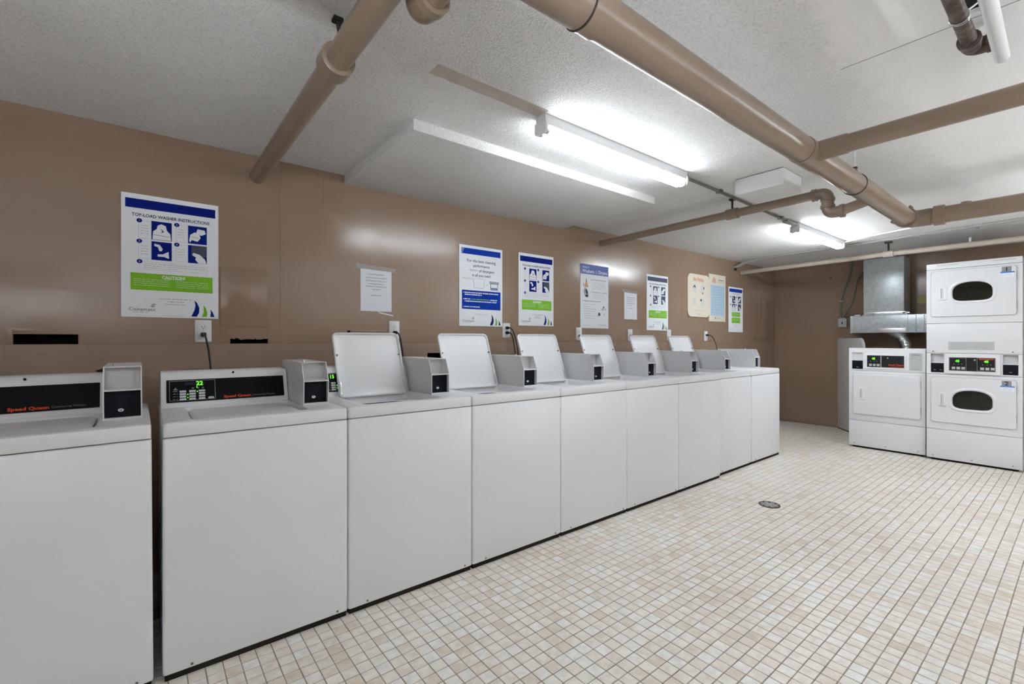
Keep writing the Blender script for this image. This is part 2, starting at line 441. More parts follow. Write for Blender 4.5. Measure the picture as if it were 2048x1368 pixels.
SOLO = {'picture', 'picture_figure', 'picture_detail', 'button', 'bullet', 'sail_mark', 'green_panel', 'cone_picture', 'machine_picture', 'indicator', 'picture_mark', 'header_streak', 'icon_grey', 'icon_slate', 'icon_faint'}
def text_mesh(txt, size, align='CENTER', bold=0.0):
    cu = bpy.data.curves.new('lettering', 'FONT'); cu.body = txt; cu.size = size; cu.align_x = align
    cu.offset = bold; cu.resolution_u = 2
    ob = bpy.data.objects.new('lettering', cu)
    me = bpy.data.meshes.new_from_object(ob)
    bpy.data.objects.remove(ob); bpy.data.curves.remove(cu)
    return me

# ------------------------------------------------------------------ the setting
fl = MB().box(XL-0.2, FX+0.2, YR-0.2, WY+0.3, -0.12, -0.0014).build('floor', 'grout')
tag(fl, 'beige mosaic tile floor with dark grout', 'floor', kind='structure')
def tile_mb(cx, cy, jx=0, jy=0, sx=0.0):
    h = TP/2 - 0.0017; q = h - 0.0011; x, y = cx + jx, cy + jy
    return ([(x-h,y-h,-0.0014),(x+h,y-h,-0.0014),(x+h,y+h,-0.0014),(x-h,y+h,-0.0014),
             (x-q,y-q,0),(x+q,y-q,0),(x+q,y+q,0),(x-q,y+q,0)],
            [(4,5,6,7),(0,1,5,4),(1,2,6,5),(2,3,7,6),(3,0,4,7)])
fwd = Vector((math.cos(R(YAW)), math.sin(R(YAW)))); rgt = Vector((math.sin(R(YAW)), -math.cos(R(YAW))))
cells = []
i0, i1 = math.floor((XL-TX0)/TP)+1, math.floor((FX-TX0)/TP)
j0, j1 = math.floor((YR-TY0)/TP)+1, math.floor((WY-TY0)/TP)
DR = (3.585, 1.475, 0.068)
for i in range(i0, i1):
    for j in range(j0, j1):
        cx, cy = TX0 + (i+0.5)*TP, TY0 + (j+0.5)*TP
        if cy > 2.5 and cx < 5.2: continue                 # nothing to see under the washers
        d = cx*fwd.x + cy*fwd.y; area = 0
        if d > 0.3 and cy < WFY + 0.01:
            u = CX + FPX*(cx*rgt.x + cy*rgt.y)/d; v = CY + FPX*CAMH/d
            if -5 < u < 2050 and v < 1380: area = 1/d**3
        cells.append((area, cx, cy))
cells.sort(reverse=True)
jit = lambda: random.uniform(-0.0005, 0.0005)
vs, fs = tile_mb(0, 0); tmb = MB().add(vs, fs); tmb.keep = True
first = None
for a, cx, cy in cells[:300]:
    if first is None: o = first = tmb.build('tile', 'tile_glaze', fl)
    else: o = first.copy(); C.objects.link(o); o.parent = fl
    o.location = (cx + jit(), cy + jit(), 0)
rest = MB(); rest.keep = True
for a, cx, cy in cells[300:]:
    vs, fs = tile_mb(cx, cy, jit(), jit()); o = len(rest.v); rest.v += vs
    for q in fs: rest.f.append([o+k for k in q]); rest.mi.append(0)
ro = rest.build('tiling', 'tile_glaze', fl); ro['kind'] = 'stuff'

# ceiling with the cut-out beside the rusty pipe
ce = cellplate(MB(), XL-0.2, FX+0.2, -(WY+0.3), -(YR-0.2), holes=((2.005, 2.12, -0.262, -0.19),), depth=0.16).build('ceiling', 'ceiling_stipple', loc=(0,0,CZ), rot=(R(180),0,0))
tag(ce, 'white stippled plaster ceiling', 'ceiling', kind='structure')
# ceiling children are laid out in the ceiling's own frame (x, -y, -z)
MB().box(0.89, 1.47, -1.65, -1.575, -0.02, 0.0012).build('bare_strip', 'bare_ceiling', ce)
MB().box(2.149, 2.152, -0.62, 0.5, -0.01, 0.0006).build('joint_line', 'conduit_dark', ce)
MB().box(2.0055, 2.1195, -0.2615, -0.1905, -0.05, -0.015).build('cavity', 'void', ce)  # near-black block fills the cut-out, standing in for its unlit depth

# dropped plaster panel against the washer wall
bk = MB().box(1.012, 2.985, 2.035, WY+0.02, 2.224, CZ+0.02).build('trim_1', 'ceiling_stipple', bevel=0.004)
tag(bk, 'shallow dropped white plaster panel against the washer wall', 'ceiling panel', kind='structure')

# washer wall: painted panels over a dark stud cavity
wb = MB().box(XL-0.2, FX+0.2, WY+0.14, WY+0.24, -0.12, CZ+0.1).build('wall_back', 'void')
tag(wb, 'brown painted panelled wall behind the washers', 'wall', kind='structure')
g = 0.0004
up_x = [XL, 0.631, 2.46, 4.95, FX]; lo_x = [XL, 0.365, 2.80, 5.24, FX]; ZJ = 1.19
for k in range(4):
    hs = [h for h in ((-0.465, -0.25, 1.18, 1.237), (0.375, 0.566, 1.18, 1.2225)) if up_x[k] <= h[0] < up_x[k+1]]
    cellplate(MB(), up_x[k]+g, up_x[k+1]-g, ZJ+g, CZ+0.02, hs, 0.014).build('wall_panel', 'wall_paint', wb, loc=(0,WY,0), rot=(R(90),0,0))
    hs = [h for h in ((1.613, 1.80, 1.062, 1.115),) if lo_x[k] <= h[0] < lo_x[k+1]]
    cellplate(MB(), lo_x[k]+g, lo_x[k+1]-g, -0.01, ZJ-g, hs, 0.012, z=-0.0008).build('wall_panel', 'wall_ply', wb, loc=(0,WY,0), rot=(R(90),0,0))
# patched access boards, torn edge, raised strips
MB().box(0.328, 0.562, WY-0.004, WY+0.001, 1.285, 1.62).build('patch_board', 'wall_paint', wb, bevel=0.0015)
torn = [(0.372,1.224)]
rd = random.Random(3); x = 0.372
while x < 0.57: torn.append((x, 1.222 - rd.uniform(0.0, 0.012))); x += rd.uniform(0.006, 0.016)
torn += [(0.57, 1.222), (0.553, 1.245), (0.545, 1.285), (0.365, 1.285), (0.352, 1.25), (0.372, 1.224)]
MB().prism(torn[1:-1], WY-0.002, WY+0.004, 'y').build('torn_paper', 'wall_paint', wb)
MB().box(1.05, 1.30, WY-0.006, WY+0.001, 1.262, 1.276).build('cover_strip', 'wall_ply', wb, bevel=0.002)
MB().box(1.03, 1.05, WY-0.0008, WY+0.002, 1.258, 1.272).build('gouge', 'void', wb)
MB().box(3.45, 3.70, WY-0.005, WY+0.001, 1.262, 1.272).build('cover_strip', 'wall_paint', wb, bevel=0.002)
MB().box(-0.486, -0.468, WY-0.002, WY+0.002, 1.192, 1.262).build('cover_strip', 'wall_paint', wb, bevel=0.001)
MB().box(-0.4675, -0.40, WY-0.002, WY+0.002, 1.245, 1.262).build('cover_strip', 'wall_paint', wb, bevel=0.001)
for sx, sz0, sz1 in ((0.884, 2.03, 2.235), (2.46, 1.965, 2.235)):
    MB().box(sx-0.004, sx+0.004, WY-0.0016, WY+0.001, sz0, sz1).build('filler_ridge', 'wall_paint', wb, bevel=0.001)
MB().box(6.85, 7.35, WY-0.010, WY+0.001, 1.22, 1.235).build('cover_strip', 'wall_paint', wb, bevel=0.002)
MB().box(7.05, 7.3, WY-0.012, WY+0.001, 1.24, 1.80).build('patch_board', 'wall_paint', wb, bevel=0.002)
rd = random.Random(11)
nick = MB()
for k in range(26):
    x, z, r = rd.uniform(-0.5, 6.2), rd.uniform(1.02, 1.19), rd.uniform(0.002, 0.006)
    nick.tube([(x, WY-0.0012, z), (x, WY+0.001, z)], r, 7)
for x, z, r in ((-0.165,1.115,0.006), (-0.165,1.09,0.005), (0.60,1.175,0.004), (0.61,1.176,0.004), (5.16,1.2,0.004), (0.0,1.06,0.008), (4.15,1.64,0.004), (4.0,1.72,0.004), (1.55,1.56,0.005)):
    nick.tube([(x, WY-0.0012, z), (x, WY+0.001, z)], r, 8)
no = nick.build('nick', 'conduit_dark', wb); no['kind'] = 'stuff'
MB().prism([(-0.19,1.06),(-0.15,1.075),(-0.10,1.08),(-0.09,1.05),(-0.17,1.045)], WY-0.0012, WY+0.002, 'y').build('gouge', 'void', wb)
MB().box(5.175, 5.182, WY-0.0012, WY+0.002, 1.19, 1.28).build('gouge', 'conduit_dark', wb)

wf = MB().box(FX, FX+0.15, YR-0.2, WY+0.3, -0.12, CZ+0.1).build('wall_far', 'wall_paint')
tag(wf, 'brown painted wall behind the dryers', 'wall', kind='structure')
wl = MB().box(XL-0.15, XL, YR-0.2, WY+0.3, -0.12, CZ+0.1).build('wall_left', 'wall_paint')
tag(wl, 'brown painted end wall beside the first washer', 'wall', kind='structure')
wr = MB().box(XL-0.2, FX+0.2, YR-0.15, YR, -0.12, CZ+0.1).build('wall_right', 'wall_paint')
tag(wr, 'brown painted wall facing the washers', 'wall', kind='structure')
nk = MB().tube([(FX-0.0015, 2.285, 2.084-0.01), (FX+0.001, 2.285, 2.084-0.01)], 0.009, 10).build('nick', 'void', wf)

# ------------------------------------------------------------------ fluorescent strip lights, with unseen ones added for fill
def strip_light(x0, y, label, L=1.22, drop=0.0, tr=0.0128, group='fluorescent strip lights', angle=0.0, glow='tube_glow', tz=-0.076):
    t = thing('strip_light', label, 'light fixture', (x0, y, CZ-drop), (0, 0, R(angle)), group=group)
    if tz > 0: hp = [(-0.115,0.030),(-0.115,-0.05),(0.115,-0.05),(0.115,0.030),(0.108,0.030),(0.108,-0.01),(-0.108,-0.01),(-0.108,0.030)]   # open-topped trough
    else: hp = [(-0.034,0),(-0.034,-0.048),(-0.022,-0.060),(0.022,-0.060),(0.034,-0.048),(0.034,0)]
    MB().prism(hp, 0, L, 'x').build('housing', 'fixture_white', t, bevel=0.0015)
    ty = 0.020 if tr < 0.015 else 0.066
    for xe in (-0.004, L-0.010):
        w = ty + 0.020
        zl = min(tz-0.012, -0.058); zh = max(-0.03, tz+0.024)
        e = MB().prism([(-w,zh),(-w,zl+0.010),(-w+0.010,zl),(w-0.010,zl),(w,zl+0.010),(w,zh)], xe, xe+0.014, 'x').build('end_cap', 'fixture_white', t, bevel=0.001)
        sx = -0.0015 if xe < 0 else 0.0155
        for yy in (-ty, ty):
            MB().tube([(xe+0.007, yy, tz+0.006), (xe+sx, yy, tz+0.006)], 0.009, 12).build('lamp_holder', 'fixture_white', e)
    for yy in (-ty, ty):
        tb = MB().tube([(0.024, yy, tz), (L-0.024, yy, tz)], tr, 16).build('lamp_tube', glow, t)
        for xa, xb in ((0.012, 0.026), (L-0.026, L-0.012)):
            MB().tube([(xa, yy, tz), (xb, yy, tz)], tr+0.0004, 16).build('tube_end', 'steel', tb)
    if drop:
        for xa in (0.2, L-0.2): MB().tube([(xa, 0, -0.002), (xa, 0, drop)], 0.005, 8).build('hanging_rod', 'conduit_grey', t)
    return t
strip_light(1.475, 1.635, 'nearer lit fluorescent strip light above the open-lidded washers')
strip_light(4.64, 1.69, 'farther lit fluorescent strip light near the dryers', glow='tube_glow_far')
strip_light(-1.7, -0.55, 'added long suspended fill light behind the camera, beside the end wall', 1.8, 0.75, 0.019, 'added fill lights', glow='fill_glow_long', tz=0.022)  # unseen fixture added to brighten the near ceiling
strip_light(1.5, -1.5, 'added long suspended fill uplight trough on the right side, opposite the open-lidded washers', 2.4, 0.6, 0.019, 'added fill lights', glow='fill_glow_mid', tz=0.022)  # unseen trough added as bounced fill light
strip_light(4.62, -1.75, 'added suspended fill light set crosswise on the right side, facing the dryers', 1.6, 0.35, 0.019, 'added fill lights', angle=90, glow='fill_glow_mid', tz=-0.02)  # unseen fixture added to fill the dryer end

# ------------------------------------------------------------------ washers
W = 0.648; WD = 0.711
def lid_obj(parent):
    x0, x1, y0, y1 = 0.0, 0.386, -0.372, 0.0
    def lp(i, z, r=0.03): return rrect(x0+i, x1-i, y0+i, y1-i, max(0.006, r-i*0.6), z)
    mb = MB().loft([lp(0.10, 0.0085), lp(0.03, 0.008), lp(0.008, 0.0055), lp(0.0, -0.001), lp(0.0, -0.011), lp(0.004, -0.0135),
                    lp(0.009, -0.011), lp(0.012, -0.003), lp(0.030, 0.0005), lp(0.06, 0.001)])
    o = mb.build('lid', 'enamel', parent, loc=(0.100, 0.426, 0.880), sharp=50)
    for x, y, m in ((0.014, -0.24, 'screw'), (0.372, -0.24, 'screw')):
        MB().tube([(x, y, -0.003), (x, y, -0.015)], [0.0055, 0.004], 10).build('bumper', m, o)
    MB().box(0.370, 0.380, -0.085, -0.02, -0.0165, -0.010).build('hinge_arm', 'steel', o, bevel=0.001)
    MB().box(0.006, 0.016, -0.085, -0.02, -0.0165, -0.010).build('hinge_arm', 'steel', o, bevel=0.001)
    return o

def make_washer():
    t = thing('washing_machine', '', 'washing machine')
    MB().box(0.006, W-0.006, 0.007, WD-0.03, 0.0, 0.0235).build('base', 'base_dark', t)
    def ol(i, z, r=0.010): return rrect(i, W-i, i, WD-i, r, z, 4)
    b = MB(); b.loft([ol(0.003, 0.0235), ol(0.0, 0.026), ol(0.0, 0.856), ol(0.003, 0.860), ol(0.02, 0.861)], True, False)
    body = b.build('cabinet', 'enamel', t, sharp=50)
    for sx in (0.085, W-0.045):
        MB().tube([(sx, 0.001, 0.036), (sx, -0.003, 0.036)], [0.005, 0.004], 10).build('screw', 'screw', body)
    # deck with the loading opening
    OX0, OX1, OY0, OY1 = 0.122, 0.450, 0.092, 0.408
    def op(i, z): return rrect(OX0+i, OX1-i, OY0+i, OY1-i, 0.07-i*0.4, z, 4)
    d = MB().loft([ol(0.012, 0.864), ol(0.0005, 0.8645), ol(0.0005, 0.904, 0.014), ol(0.0035, 0.911, 0.014), ol(0.011, 0.914, 0.014),
                   rrect(0.084, 0.502, 0.046, 0.450, 0.03, 0.914, 4), rrect(0.089, 0.497, 0.051, 0.446, 0.03, 0.908, 4), rrect(0.093, 0.493, 0.056, 0.442, 0.03, 0.874, 4), op(0.0, 0.874), op(0.005, 0.871), op(0.007, 0.868)], False, False)
    d.build('top', 'enamel', t, sharp=40)
    MB().loft([op(0.0065, 0.8675), op(0.012, 0.860), op(0.02, 0.848)], False, False).build('tub_shade_ring', 'black_plastic', t)  # near-black ring paints in the shade inside the loading opening
    loops = []
    for r_, z in ((0.150, 0.846), (0.165, 0.842), (0.172, 0.838), (0.182, 0.82), (0.25, 0.80), (0.25, 0.45), (0.02, 0.44)):
        loops.append([(0.286 + min(r_, 0.19)*math.cos(2*math.pi*k/32), 0.25 + min(r_, 0.19)*math.sin(2*math.pi*k/32), z) for k in range(32)])
    MB().loft(loops, False, True).build('wash_basket', 'drum_steel', t)
    lid_obj(t)
    # control housing
    prof = [(0.452,0.914),(0.458,0.921),(0.500,1.046),(0.508,1.060),(0.524,1.068),(0.63,1.068),(0.655,1.06),(0.668,1.03),(0.668,0.914)]
    con = MB().prism(prof, 0.004, 0.510, 'x').build('control_housing', 'plastic_white', t, bevel=0.007, seg=3)
    MB().tube([(0.278, 0.5035, 1.0565), (0.278, 0.4985, 1.059)], 0.0045, 12).build('screw', 'void', con)
    # slanted black fascia: local u right, v up the slope, z outwards
    ph = math.atan2(0.125, 0.042)
    fas = MB().prism(rrect(0.0, 0.468, 0.0, 0.102, 0.003), 0, 0.0022, 'z').build('fascia', 'black_panel', con, loc=(0.024, 0.4625, 0.9355), rot=(ph,0,0))
    s = Sheet(0.468, 0.102)
    z = 0.0026
    s.frame('panel_outline', 'grey_line', 0.022, 0.05, 0.385, 0.93, 0.0014, z)
    s.rect('display_window', 'dark_panel', 0.14, 0.13, 0.30, 0.25, z)
    for cxu in (0.125, 0.20, 0.275):
        for k in range(4):
            s.poly('button', 'button', rrect((cxu-0.026)*0.468, (cxu+0.026)*0.468, 0.008+k*0.0118, 0.0168+k*0.0118, 0.0018, n=2), z+0.0008)
    s.poly('start_button', 'button_green', rrect(0.325*0.468, 0.372*0.468, 0.009, 0.018, 0.003, n=3), z+0.0008)
    for k in range(4): s.lines('panel_print', 'letter_grey', 0.05, 0.088, 0.86-k*0.115, 0.003, z, seed=k)
    for a in (0.195, 0.235, 0.275): s.lines('panel_print', 'letter_grey', a, a+0.022, 0.40, 0.006, z, seed=3)
    s.stpoly('panel_print', 'letter_grey', [(0.05,0.46),(0.088,0.46),(0.069,0.34)], z)
    for a, tt in ((0.236,0.34),(0.238,0.55),(0.163,0.66),(0.163,0.80)): s.stpoly('indicator', 'led_green', [(a-0.006,tt+0.035),(a+0.006,tt+0.035),(a,tt-0.035)], z+0.0002)
    s.text('lettering_red#1', 'letter_red', 'Speed Queen', 0.455, 0.865, 0.0165, z, 'LEFT', 0.0006, width=0.235)
    s.text('lettering_grey#1', 'letter_grey', 'Commercial Washer', 0.702, 0.865, 0.0125, z, 'LEFT', width=0.21)
    s.emit(fas)
    # coin box
    cx0, cx1, cy0, cy1, w = 0.513, 0.624, 0.190, 0.610, 0.0035
    pf = [(cy0,0.9145),(cy0,1.024),(cy0+0.036,1.107),(cy1,1.107),(cy1,0.9145)]
    cb = MB()
    cb.prism(pf, cx0, cx0+w, 'x'); cb.prism(pf, cx1-w, cx1, 'x')
    cb.box(cx0+w, cx1-w, cy0+0.036, cy1, 1.1035, 1.107)
    cb.box(cx0+w, cx1-w, cy1-0.003, cy1, 0.9145, 1.1035)
    cb.box(cx0+w, cx1-w, cy0, cy1-0.003, 0.9145, 0.921)
    cb.box(cx0+w, cx1-w, cy0, cy0+0.075, 1.0185, 1.024)
    cb.box(cx0+w, cx1-w, cy0+0.075, cy0+0.078, 0.921, 1.1035)
    box = cb.build('coin_box', 'enamel_side', t)
    pl = MB().box(cx0+w+0.001, cx1-w-0.001, cy0+0.022, cy0+0.034, 0.9215, 1.018).build('coin_plate', 'black_plastic', box, bevel=0.001)
    s2 = Sheet(0.1, 0.096)
    s2.poly('coin_slot', 'void', rrect(0.028, 0.072, 0.026, 0.030, 0.0015, n=2), 0.0003)
    s2.disc('badge', 'letter_white', 0.44, 0.74, 0.0085, 0.006, lift=0.0004)
    s2.text('badge_print#1', 'letter_black', '25', 0.44, 0.745, 0.008, 0.0007, bold=0.0003)
    sp = bpy.data.objects.new('slide_print', None)
    # print laid on the plate through an explicit transform of the vertices
    for nm in s2.order:
        mb, m_, _ = s2.parts[nm]; mb.keep = True
        mb.v = [(cx0+w+0.002+u, cy0+0.0218-zz, 0.9215+v) for u, v, zz in mb.v]
        mb.build(nm.split('#')[0], m_, pl)
    bpy.data.objects.remove(sp)
    MB().tube([(cx0+0.03, cy0+0.12, 1.107), (cx0+0.03, cy0+0.12, 1.114), (cx0+0.03, cy0+0.12, 1.118)], [0.007, 0.005, 0.001], 12).build('rivet', 'steel', box)
    return t, fas

def add_digits(fas, txt, a=0.258):
    s = Sheet(0.468, 0.102)
    s.text('display_digits', 'led_green', txt, a, 0.19, 0.026, 0.003, bold=0.0005)
    s.emit(fas)

labels = [
 'white top-load washer cut off by the left edge of the photo, lid closed',
 'white closed-lid washer with green display reading 22 and black control panel',
 'nearest of the washers with raised lids, below the taped white notice',
 'open-lidded washer below the detergent poster, second of those with raised lids',
 'open-lidded washer below the second instruction poster, third with a raised lid',
 'open-lidded washer below the lilac-headed poster, fourth with a raised lid',
 'open-lidded washer below the small taped notice, fifth with a raised lid',
 'farthest washer with a raised lid, below the cream poster',
 'last white washer at the far end of the row, lid closed',
]
proto, fas0 = make_washer()
washers = []
for k in range(9):
    o = proto if k == 0 else copy_tree(proto)
    x = 0.0485 + 0.651*(k-1); y = WFY; rot = (0, 0, 0)
    if k == 0: x = -0.625; y = WFY - 0.012; rot = (0, R(-0.35), R(0.5))
    if k >= 7: y = WFY + 0.027
    if k == 8: x += 0.004
    o.location = (x, y, 0.0); o.rotation_euler = rot
    if k == 0: o.location.z = 0.001
    tag(o, labels[k], 'washing machine', 'row of top-load washers')
    for ch in o.children:
        nm = ch.name.split('.')[0]
        if nm == 'lid':
            if 2 <= k <= 7: ch.rotation_euler = (R(-110.6 + random.uniform(-0.5, 0.5)), 0, 0)
            else: ch.location.z = 0.9005; ch.location.y = 0.436
    con = [c for c in o.children if c.name.startswith('control_housing')][0]
    fs_ = [c for c in con.children if c.name.startswith('fascia')][0]
    washers.append((o, fs_))
for k, (o, fs_) in enumerate(washers): add_digits(fs_, '22' if k == 1 else '15', 0.115 if k == 2 else 0.258)

# ------------------------------------------------------------------ dryers (local frame: x left to right seen from the front, y into the machine)
DW, DD = 0.660, 0.70
FR = (R(90), 0, 0)
def dshape(cx, cz, a, top, bot, n=96, p=2.6):
    """window outline: arched top, flatter bottom"""
    out = []
    for k in range(n):
        th = 2*math.pi*k/n; c, s_ = math.cos(th), math.sin(th)
        if s_ >= 0: out.append((cx + a*abs(c)**(2/2.3)*math.copysign(1, c), cz + top*abs(s_)**(2/2.3)))
        else: out.append((cx + a*abs(c)**(2/4.2)*math.copysign(1, c), cz - bot*abs(s_)**(2/4.2)))
    return out
def polar(poly, cx, cz, angs):
    """resample a closed outline at given angles about a centre"""
    out = []; m = len(poly)
    for a in angs:
        dx, dz = math.cos(a), math.sin(a); best = None
        for i in range(m):
            p, q = poly[i], poly[(i+1) % m]
            ex, ez = q[0]-p[0], q[1]-p[1]; det = dx*(-ez) + ex*dz
            if abs(det) < 1e-12: continue
            t = ((p[0]-cx)*(-ez) + ex*(p[1]-cz))/det; u = (dx*(p[1]-cz) - dz*(p[0]-cx))/det
            if t > 0 and -1e-6 <= u <= 1+1e-6 and (best is None or t > best): best = t
        out.append((cx + dx*best, cz + dz*best))
    return out
def holed_plate(outer, inner, cx, cz, y0, y1, rnd=0.003):
    """plate between y0 (front) and y1 with a hole; loops resampled about the window centre"""
    corners = [math.atan2(p[1]-cz, p[0]-cx) for p in outer if True]
    angs = sorted({round(2*math.pi*k/96 - math.pi, 5) for k in range(96)} | {round(c, 5) for c in corners})
    o = polar(outer, cx, cz, angs); i = polar(inner, cx, cz, angs)
    sh = lambda l, f: [(cx+(p[0]-cx)*f, cz+(p[1]-cz)*f) for p in l]
    L3 = lambda l, y: [(p[0], y, p[1]) for p in l]
    return MB().loft([L3(o, y1), L3(o, y0+rnd), L3(sh(o, 1-rnd*0.35/0.25), y0), L3(i, y0), L3(i, y1)], False, False)

def dryer_door(t, z0, z1, window, flip=False):
    x0, x1 = 0.036, 0.622; cx, cz = 0.332, (z0+z1)/2 + 0.005
    outer = rrect(x0, x1, z0, z1, 0.022); gap_rim = rrect(x0-0.003, x1+0.003, z0-0.003, z1+0.003, 0.024)
    if window:
        hole = dshape(cx, cz+0.004, 0.142, 0.098, 0.092)
        gap_pl = holed_plate(gap_rim, hole, cx, cz, -0.0015, 0.002, 0.0003).build('door_gap_line', 'grey_line', t)  # darker plate behind the door draws the shaded gap around it
        door = holed_plate(outer, hole, cx, cz, -0.010, -0.002).build('door', 'enamel', t, sharp=40)
        n = 96; sh = lambda da, y: [(p[0], y, p[1]) for p in dshape(cx, cz+0.004, 0.142+da, 0.098+da, 0.092+da, n)]
        MB().loft([sh(-0.004, 0.012), sh(-0.003, -0.008), sh(0.003, -0.0155), sh(0.010, -0.0165), sh(0.018, -0.0145), sh(0.024, -0.0095)], False, False).build('window_trim', 'plastic_white', door, sharp=60)
        gl = [[(p[0], y, p[1]) for p in dshape(cx, cz+0.004, 0.141, 0.097, 0.091, n)] for y in (0.004, 0.007)]
        MB().loft(gl).build('glass_pane', 'window_glass', door)
        lp = []
        for r_, y in ((0.22, 0.02), (0.285, 0.03), (0.285, 0.50), (0.05, 0.52)):
            lp.append([(cx + r_*math.cos(2*math.pi*k/36), y, cz + min(0.8, 1)*r_*math.sin(2*math.pi*k/36)) for k in range(36)])
        dr = MB().loft(lp, False, True).build('drum', 'drum_steel', t)
        MB().prism([(0.46,0.06),(0.50,0.06),(0.515,0.46),(0.455,0.46)], cz-0.03, cz+0.03, 'z').build('drum_baffle', 'drum_steel', dr, bevel=0.006)
    else:
        MB().prism(gap_rim, -0.0015, 0.002, 'y').build('door_gap_line', 'grey_line', t)  # same darker plate for the gap round the solid door
        L = lambda i, y: [(p[0], y, p[1]) for p in rrect(x0+i, x1-i, z0+i, z1-i, 0.022-i)]
        door = MB().loft([L(0, -0.002), L(0, -0.0075), L(0.003, -0.010), L(0.02, -0.0103)]).build('door', 'enamel', t, sharp=40)
    hz = cz - 0.002
    # pocket handle: bezel, flat grey finger well with a painted shade strip, little sill
    h = MB(); fx0, fx1 = 0.092, 0.152
    h.loft([[(p[0], y, p[1]) for p in rrect(fx0-i, fx1+i, hz-0.068-i, hz+0.068+i, 0.012)] for i, y in ((0.004, -0.0095), (0.0, -0.0125), (-0.006, -0.0125))], False, True)
    hd = h.build('handle', 'plastic_white', door, sharp=40)
    MB().prism([(fx0+0.018, hz-0.052), (fx0+0.040, hz-0.052), (fx0+0.036, hz+0.054), (fx0+0.018, hz+0.054)], -0.0135, -0.0122, 'y').build('finger_well', 'niche_grey', hd)
    MB().prism([(fx0+0.018, hz-0.05), (fx0+0.025, hz-0.05), (fx0+0.025, hz+0.05), (fx0+0.018, hz+0.05)], -0.0142, -0.0134, 'y').build('finger_shade', 'grey_line', hd)  # flat darker strip painted as the shade along the well's edge
    MB().box(fx0+0.010, fx1-0.004, -0.020, -0.012, hz-0.062, hz-0.055).build('handle_sill', 'plastic_white', hd, bevel=0.002)
    for zz in (z0+0.06, z1-0.13):
        MB().box(x1-0.001, x1+0.005, -0.011, 0.0, zz, zz+0.075).build('hinge', 'grey_line', t, bevel=0.001)
    return door
def fascia_plate(t, holes):
    """front of the control panel with niches; local u along x, v up"""
    return cellplate(MB(), 0.0, DW, 0.872, 1.113, holes, 0.045).build('control_panel', 'plastic_white', t, rot=FR)
def coin_slot(t, u0, u1, marks):
    MB().box(u0-0.002, u1+0.002, 0.043, 0.046, 0.882, 1.072).build('coin_niche', 'niche_grey', t)
    pl = MB().box(u0+0.0005, u1-0.0005, 0.004, 0.02, 0.886, 0.978).build('coin_plate', 'black_plastic', t, bevel=0.001)
    MB().box(u0, u1, 0.001, 0.043, 0.980, 0.986).build('coin_shelf', 'plastic_white', t)
    for mx_ in marks:
        MB().box(u0+(u1-u0)*mx_-0.006, u0+(u1-u0)*mx_+0.006, 0.0032, 0.0045, 0.908, 0.914).build('coin_mark', 'letter_grey', pl)
def put_sheet(s, parent, x, z, y):
    """sheet lying on a machine front: u -> x, v -> z, lift -> towards the viewer"""
    for base, m_, mb in s.pieces():
        mb.v = [(x+u, y-zz, z+v) for u, v, zz in mb.v]
        o = mb.build(base, m_, parent)
        if base.endswith('_print'): o['kind'] = 'stuff'
def small_pad(s, a0, b, z, digits, led):
    for k in range(3):
        for q in range(2):
            s.poly('button', 'button', rrect((a0+0.014+k*0.0345), (a0+0.014+k*0.0345)+0.026, b+0.012+q*0.0125, b+0.0225+q*0.0125, 0.002, n=2), z)
    s.text('display_digits', led, digits, (a0+0.055)/s.W, 0.27, 0.03, z, bold=0.001)
    for k in (0.03, 0.062, 0.085): s.disc('panel_print', 'grey_line', (a0+k)/s.W, 0.5, 0.0045, lift=z, n=3, rot=90)

# single dryer
t = thing('tumble_dryer', 'single white dryer with plain solid door, under the duct', 'dryer', (6.285, 1.729, 0), (0, 0, R(-90)))
MB().box(0.03, DW-0.03, 0.03, DD-0.03, 0.0, 0.026).build('base', 'base_dark', t)
MB().box(0.0, DW, 0.012, DD, 0.022, 1.108).build('cabinet', 'enamel_side', t, bevel=0.004)
MB().box(0.0, DW, 0.0, 0.014, 0.022, 0.308).build('lower_panel', 'enamel', t, bevel=0.003)
MB().box(0.0, DW, 0.0, 0.014, 0.311, 0.868).build('front_panel', 'enamel', t, bevel=0.003)
for sx in (0.05, 0.33, 0.60): MB().tube([(sx, 0.001, 0.05), (sx, -0.002, 0.05)], 0.005, 8).build('screw', 'screw', t)
cp = cellplate(MB(), 0.0, DW, 0.872, 1.113, ((0.030, 0.131, 0.884, 1.068),), 0.012).build('control_panel', 'plastic_white', t, rot=FR)
MB().tube([(0.0, 0.006, 1.113), (DW, 0.006, 1.113)], 0.0075, 10).build('top_trim', 'plastic_white', t)
# niche pieces sit in the shallow opening
MB().box(0.030, 0.131, 0.0105, 0.0125, 0.884, 1.068).build('coin_niche', 'niche_grey', t)
cpl = MB().box(0.031, 0.130, 0.002, 0.010, 0.886, 0.978).build('coin_plate', 'black_plastic', t, bevel=0.001)
MB().box(0.07, 0.092, 0.0012, 0.0022, 0.902, 0.910).build('coin_mark', 'letter_grey', cpl)
MB().box(0.030, 0.131, 0.0, 0.0105, 0.981, 0.990).build('coin_shelf', 'plastic_white', t)
pod = MB().prism(rrect(0.148, 0.505, 0.89, 1.06, 0.012), -0.006, 0.002, 'y').build('display_pod', 'plastic_white', t, bevel=0.002)
sc = MB().box(0.170, 0.490, -0.0068, -0.0055, 0.912, 1.040).build('display_panel', 'dark_panel', pod)
s = Sheet(0.32, 0.128)
small_pad(s, 0.004, 0.0, 0.001, '45', 'led_green')
s.rect('panel_outline', 'grey_line', 0.375, 0.04, 0.40, 0.97, 0.0008)
s.text('lettering_red', 'letter_red', 'Speed Queen', 0.985, 0.76, 0.024, 0.0008, 'RIGHT', 0.0008, width=0.40)
